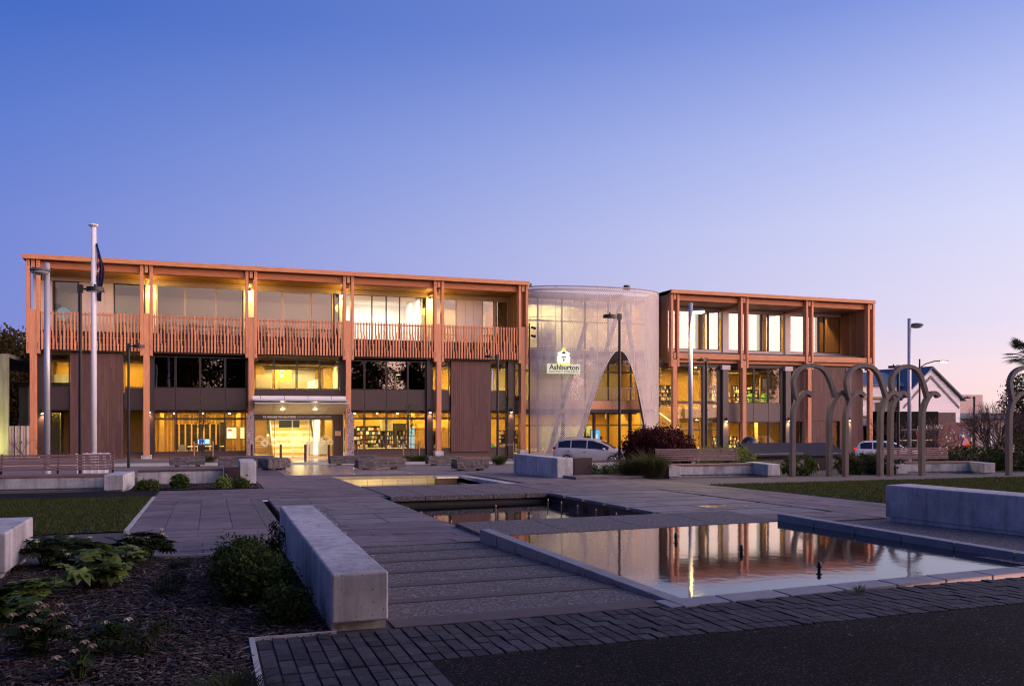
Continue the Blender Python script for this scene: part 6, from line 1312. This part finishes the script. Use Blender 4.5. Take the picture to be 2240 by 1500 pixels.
pts = np.concatenate([np.array([[-8.2+.85*f, 34, .75-.3*f] for f in NR.random(120)]), np.array([[-8.2+1.05*f, 34, .4-.45*f] for f in NR.random(150)])])+NR.normal(0, .045, (270, 3)); np_mesh('blossom', leaf_quads(pts, .085, .9), 4, leafmat('blossom_petal', (.62, .48, .48), (.7, .56, .56)), o)
# the tall trees of the square behind the camera, mirrored in the dark windows; nearest pair and left-hand ones added for shade
pk = [(-30, -12, 12.5), (-20, -9, 13.2), (-12, -11, 12.4), (-5, -5.6, 13), (6.5, -5.4, 13), (-4, -12.5, 12.6), (4.5, -13.5, 12.4), (13, -9, 12.6), (22, -12, 11.2), (32, -13, 11.4), (43, -15, 10.6), (-40, -14, 13), (-17, 0, 12), (-19, 9.5, 12), (-22, 19, 11), (55, -15, 11), (66, -13, 11.6), (77, -10, 11), (88, -6, 11.8), (99, -2, 11), (110, 4, 11.8), (121, 10, 11.4), (132, 16, 11.6)]
for i, (s, t, hgt) in enumerate(pk):
    tree('park_tree', 'tall dark park tree of a group part mirrored in the windows, part added for shade', 'tree', s, t, -1.7, hgt, (5.0, 4.0, hgt*.38), lf_dark, 280, 26, .42, .62, 'park trees mirrored in the windows', .35, shell=.3)

for i, (s, t) in enumerate([(-42, -22), (-31, -24), (-20, -22), (-9, -24), (2, -22), (13, -24), (24, -22), (35, -24), (46, -22), (57, -24), (68, -21)]):  # unseen evergreens added behind the camera to block the low sky glow
    tree('glow_block_shrub', 'broad dark evergreen mass, unseen, added to block low sky glow', 'shrub', s, t, -1.7, 5.6, (6.8, 2.6, 3.0), lf_dark, 240, 24, .55, .6, 'unseen evergreens added to block low glow', .3, shell=.2)

# ================================================================ neighbours
o = thing('concrete_building', 'low concrete building lit yellow green at the far left', 'building', (-14, 60, -3)); wall_l = M('board_marked_concrete', (.17, .165, .12), .85, var=.3, scale=1.5, stretch=(4, 4, .4), objvar=.04)
for i in range(6): MB().box(-18+i*1.16, -18+i*1.16+1.15, 56.9, 57.1, -3.2, 3.5).build('wall_panel', wall_l, o)
for i in range(4): MB().box(-11.05+i*.6-.6, -11.05+i*.6-.01, 63, 63.2, -3.2, 1.8).build('wall_panel', wall_l, o)
MB().box(-11.9, -8.4, 62.7, 64, 1.8, 2.05).build('roof_edge', black, o); MB().cyl((-11.05, 62.9, -.9), (-11.05, 62.9, 1.8), .06, n=8).build('downpipe', panel_m, o); MB().box(-18, -11.05, 57.1, 75, 3.3, 3.5).build('roof', roofm, o); MB().box(-10.1, -8.6, 66, 67, 2.1, 2.7).build('roof_plant', steel, o)
o = thing('corrugated_gate', 'pale corrugated metal gate between the concrete building and the corner column', 'gate', (-11, 58.2, -2.9))
for i in range(11): MB().box(-11.9+i*.155, -11.9+i*.155+(.09 if i % 2 else .145), 58.2-(.03 if i % 2 else 0), 58.25, -2.95, -.72).build('rib', pale_frame if i % 2 else panel_m, o)
MB().box(-10.62, -10.58, 58.12, 58.18, -1.75, -1.65).build('handle', black, o)
o = thing('wall_washer', 'ground lamp lighting the concrete building from below', 'lamp', (-13.2, 55.6, -2.9)); MB().cyl((-13.2, 55.6, -2.95), (-13.2, 55.6, -2.7), .14, n=12).build('housing', black, o); MB().cyl((-13.2, 55.6, -2.70), (-13.2, 55.6, -2.69), .11, n=12).build('lens', lamp_glow, o); lightspot(o, (-13.2, 55.6, -2.6), 3000, (.95, .88, .28), 2.3, (.3, .8, 1), .8); lightspot(o, (-13.0, 56.4, -2.55), 350, (.95, .9, .4), 2.3, (1, .8, .25), .8)
# white gabled house with blue roof
hs = thing('gabled_house', 'white two storey house with blue roof and tall gable at the right', 'house', (74, 76, -4.8)); wh_m = M('white_weatherboard', (.74, .70, .74), .6, var=.05, objvar=.03); blue_m = M('blue_roof_metal', (.045, .085, .15), .5, var=.1, stretch=(8, 1, 1)); trim = M('grey_trim', (.15, .15, .16), .6); mustard = M('mustard_trim', (.32, .24, .08), .6)
for i in range(24): MB().box(56, 76.0, 76-.015*(i % 2), 76.2, -4.6+i*.34, -4.6+i*.34+.335).build('weatherboard', wh_m, hs) if -4.6+i*.34 < 3.2 else None
MB().box(55, 76, 76.2, 84, -4.8, 3.0).build('wall', wh_m, hs)
MB().prism([(75.6, 3.25), (80, 4.85), (84.4, 3.25), (84.4, 3.1), (75.6, 3.1)], 'x', 54.5, 74.5).build('roof', blue_m, hs)
gx0, gx1, ga, gz = 71.5, 80.1, 75.8, 5.05
for i in range(28):
    z0 = -4.6+i*.34; z1 = z0+.335
    if z0 > 4.9: break
    def xr(z): return (gx0, gx1) if z < 1.75 else (gx0+(ga-gx0)*(z-1.75)/(gz-1.75), gx1-(gx1-ga)*(z-1.75)/(gz-1.75))
    a0, b0 = xr(z0); a1, b1 = xr(z1); MB().hexa([(a0, 74.4-.01*(i % 2), z0), (b0, 74.4-.01*(i % 2), z0), (b0, 74.6, z0), (a0, 74.6, z0), (a1, 74.4-.01*(i % 2), z1), (b1, 74.4-.01*(i % 2), z1), (b1, 74.6, z1), (a1, 74.6, z1)]).build('weatherboard', wh_m, hs)
for sgn, xe in ((-1, gx0-.1), (1, gx1+.5)):
    MB().hexa([(xe, 74.0, 1.45), (ga, 74.0, 5.12), (ga, 84, 5.12), (xe, 84, 1.45), (xe, 74.0, 1.62), (ga, 74.0, 5.3), (ga, 84, 5.3), (xe, 84, 1.62)]).build('roof_slope', blue_m if sgn < 0 else trim, hs)
    xi = ga+(xe-ga)*.86; MB().hexa([(xi, 74.30, 1.0+.6-1.0), (ga, 74.30, 4.0), (ga, 74.38, 4.0), (xi, 74.38, .6), (xi, 74.30, .85), (ga, 74.30, 4.3), (ga, 74.38, 4.3), (xi, 74.38, .85)]).build('barge_trim', trim, hs)
for x0 in (62.6, 66.1, 69.4):
    f = MB().box(x0, x0+1.5, 75.9, 76.0, -.15, 1.35).build('window', wh_m, hs); MB().box(x0+.08, x0+.72, 75.86, 75.89, -.07, 1.27).build('pane', black, f); MB().box(x0+.79, x0+1.42, 75.86, 75.89, -.07, 1.27).build('pane', black, f)
MB().box(55.5, 72, 75.5, 75.95, 1.7, 1.92).build('eaves_trim', mustard, hs); MB().box(55.5, 72, 75.8, 75.96, -.36, -.2).build('sill_trim', mustard, hs)
MB().box(55, 71.4, 74.6, 75.9, -1.72, -1.3).build('verandah', black, hs); MB().hexa([(63.6, 74, .0), (66.4, 74, .5), (66.4, 75, .5), (63.6, 75, .0), (63.6, 74, .25), (66.4, 74, .85), (66.4, 75, .85), (63.6, 75, .25)]).build('awning', whitep, hs)
shopw = EM('shop_glow', (1., .78, .22), .75); shop2 = EM('shop_glow_warm', (1., .62, .25), .5); shop3 = EM('shop_sign_white', (1, .97, .9), 1.6)
for x0, x1, m_ in ((64.4, 67.5, shopw), (68.0, 69.4, black), (69.5, 71.4, shopw), (71.5, 72.6, shop2)):
    f = MB().box(x0, x1, 75.85, 75.98, -4.3, -1.74).build('shop_window', m_, hs)
    for q in range(10): a = R.uniform(x0, x1-.4); z = R.uniform(-4.2, -2.2); MB().box(a, a+R.uniform(.2, .6), 75.78, 75.84, z, z+R.uniform(.1, .4)).build('shop_goods', R.choice(book_cols), f)
MB().box(69.6, 70.5, 75.7, 75.77, -2.35, -1.78).build('light_box', shop3, hs)
dk = thing('dark_shop', 'black fronted shop with white sign lettering beside the white gable', 'shop', (68, 71.5, -4.8)); MB().box(66.8, 72.4, 70, 74, -4.9, .25).build('wall', M('black_cladding', (.008, .007, .008), .8, spec=.05), dk); MB().box(67, 72.2, 69.9, 69.99, -4.7, -1.75).build('shop_window', glass_mid, dk)
for i in range(7): MB().box(67.1+i*.72, 67.1+i*.72+.5, 69.86, 69.89, -4.4, -4.4+R.uniform(.5, 1.4)).build('shop_goods', M('dim_goods', (.08, .06, .02), .7), dk)
MB().box(66.8, 72.4, 69.3, 69.99, -1.72, -1.55).build('canopy', black, dk); text('EAL SAGE', .5, (71.1, 69.25, -1.5), EM('shop_letters', (1, .85, .85), .5), dk, width=2.2)
MB().box(72.42, 75.2, 70.4, 74, -4.9, .15).build('brick_end', M('dull_brick', (.10, .065, .06), .85, var=.3, scale=9), dk)
mu = thing('mural_wall', 'brown mural with flowers and a pink figure on the shop end wall', 'mural', (76.5, 70.2, -4.8)); MB().box(72.5, 77.8, 70.1, 70.3, -4.9, -.9).build('wall', M('mural_ground', (.13, .055, .05), .7, var=.4, scale=1.2), mu)
mc = [M('mural_'+n, c, .7) for n, c in (('pink', (.55, .18, .32)), ('blush', (.55, .28, .22)), ('cream', (.6, .5, .4)), ('blue', (.12, .3, .5)), ('red', (.45, .05, .05)), ('white', (.7, .66, .66)))]
for i in range(46):
    a = R.uniform(72.7, 77.4); z = R.uniform(-4.7, -1.4); mm = MB(); r_ = R.uniform(.08, .30); n_ = R.choice([5, 6, 8]); ph = R.random()*6
    mm.prism([(a+r_*R.uniform(.6, 1)*math.cos(ph+6.283*q/n_), z+r_*R.uniform(.6, 1)*math.sin(ph+6.283*q/n_)) for q in range(n_)], 'y', 70.05, 70.09-.0005*i).build('painted_patch', R.choice(mc), mu)
MB().prism([(75.8, -4.2), (76.5, -4.3), (76.7, -3.2), (76.4, -2.6), (76.0, -2.5), (75.7, -3.2)], 'y', 70.02, 70.045).build('painted_figure', mc[0], mu); MB().box(73.2, 77.6, 70.0, 70.03, -4.85, -4.55).build('painted_band', mc[3], mu)
for i in range(3): MB().cyl((75.6+i*1.2, 68.5, -4.9), (75.6+i*1.2, 68.5, -1.0), .06, n=8).build('verandah_post', whitep, mu)
fb2 = thing('flat_building', 'long low grey building with a blue roof edge behind the bare shrub', 'building', (88, 78, -4.9)); MB().box(79.8, 110, 76, 84, -4.9, -.55).build('wall', M('grey_render', (.26, .22, .22), .8), fb2); MB().box(79.5, 110, 75.4, 84, -.55, .1).build('roof_edge', blue_m, fb2); MB().box(84, 92, 82, 90, .1, 2.4).build('upper_wall', M('pink_render', (.5, .36, .33), .8), fb2)
for i in range(6): MB().box(82+i*3.2, 83.2+i*3.2, 75.92, 75.99, -3.6, -1.6).build('window', black, fb2)
o = thing('crossing_beacon', 'black and white striped crossing beacon with an orange disc', 'beacon', (62.6, 57.0, -4.6)); 
for i in range(9): MB().cyl((62.6, 57, -4.6+i*.32), (62.6, 57, -4.6+(i+1)*.32), .075, n=10).build('band', whitep if i % 2 else black, o)
MB().cyl((62.2, 56.9, -2.75), (62.2, 56.98, -2.75), .28, n=20).build('disc', EM('orange_disc', (1., .18, .02), .7), o)
o = thing('road_sign', 'red and white road sign on a pole before the dark shop', 'road sign', (56.2, 56.5, -4.5)); MB().cyl((56.2, 56.5, -4.6), (56.2, 56.5, -1.0), .05, n=8).build('pole', steel, o); MB().cyl((56.2, 56.42, -1.6), (56.2, 56.45, -1.6), .3, n=8).build('plate', fred, o); MB().box(55.95, 56.45, 56.42, 56.45, -4.2, -3.5).build('arrow_plate', whitep, o)
# camera and cable on the corner of the left wing
o = thing('cctv_mast', 'thin dark mast with two cameras on the corner beside the metal screen', 'camera mast', (22.0, 58.3, 3)); MB().cyl((21.98, 58.35, -3), (21.98, 58.35, 6.6), .07, n=8).build('mast', black, o)
for z in (6.3, 5.7): MB().cyl((22.1, 58.25, z), (22.35, 58.05, z-.1), .09, n=10).build('camera', black, o)
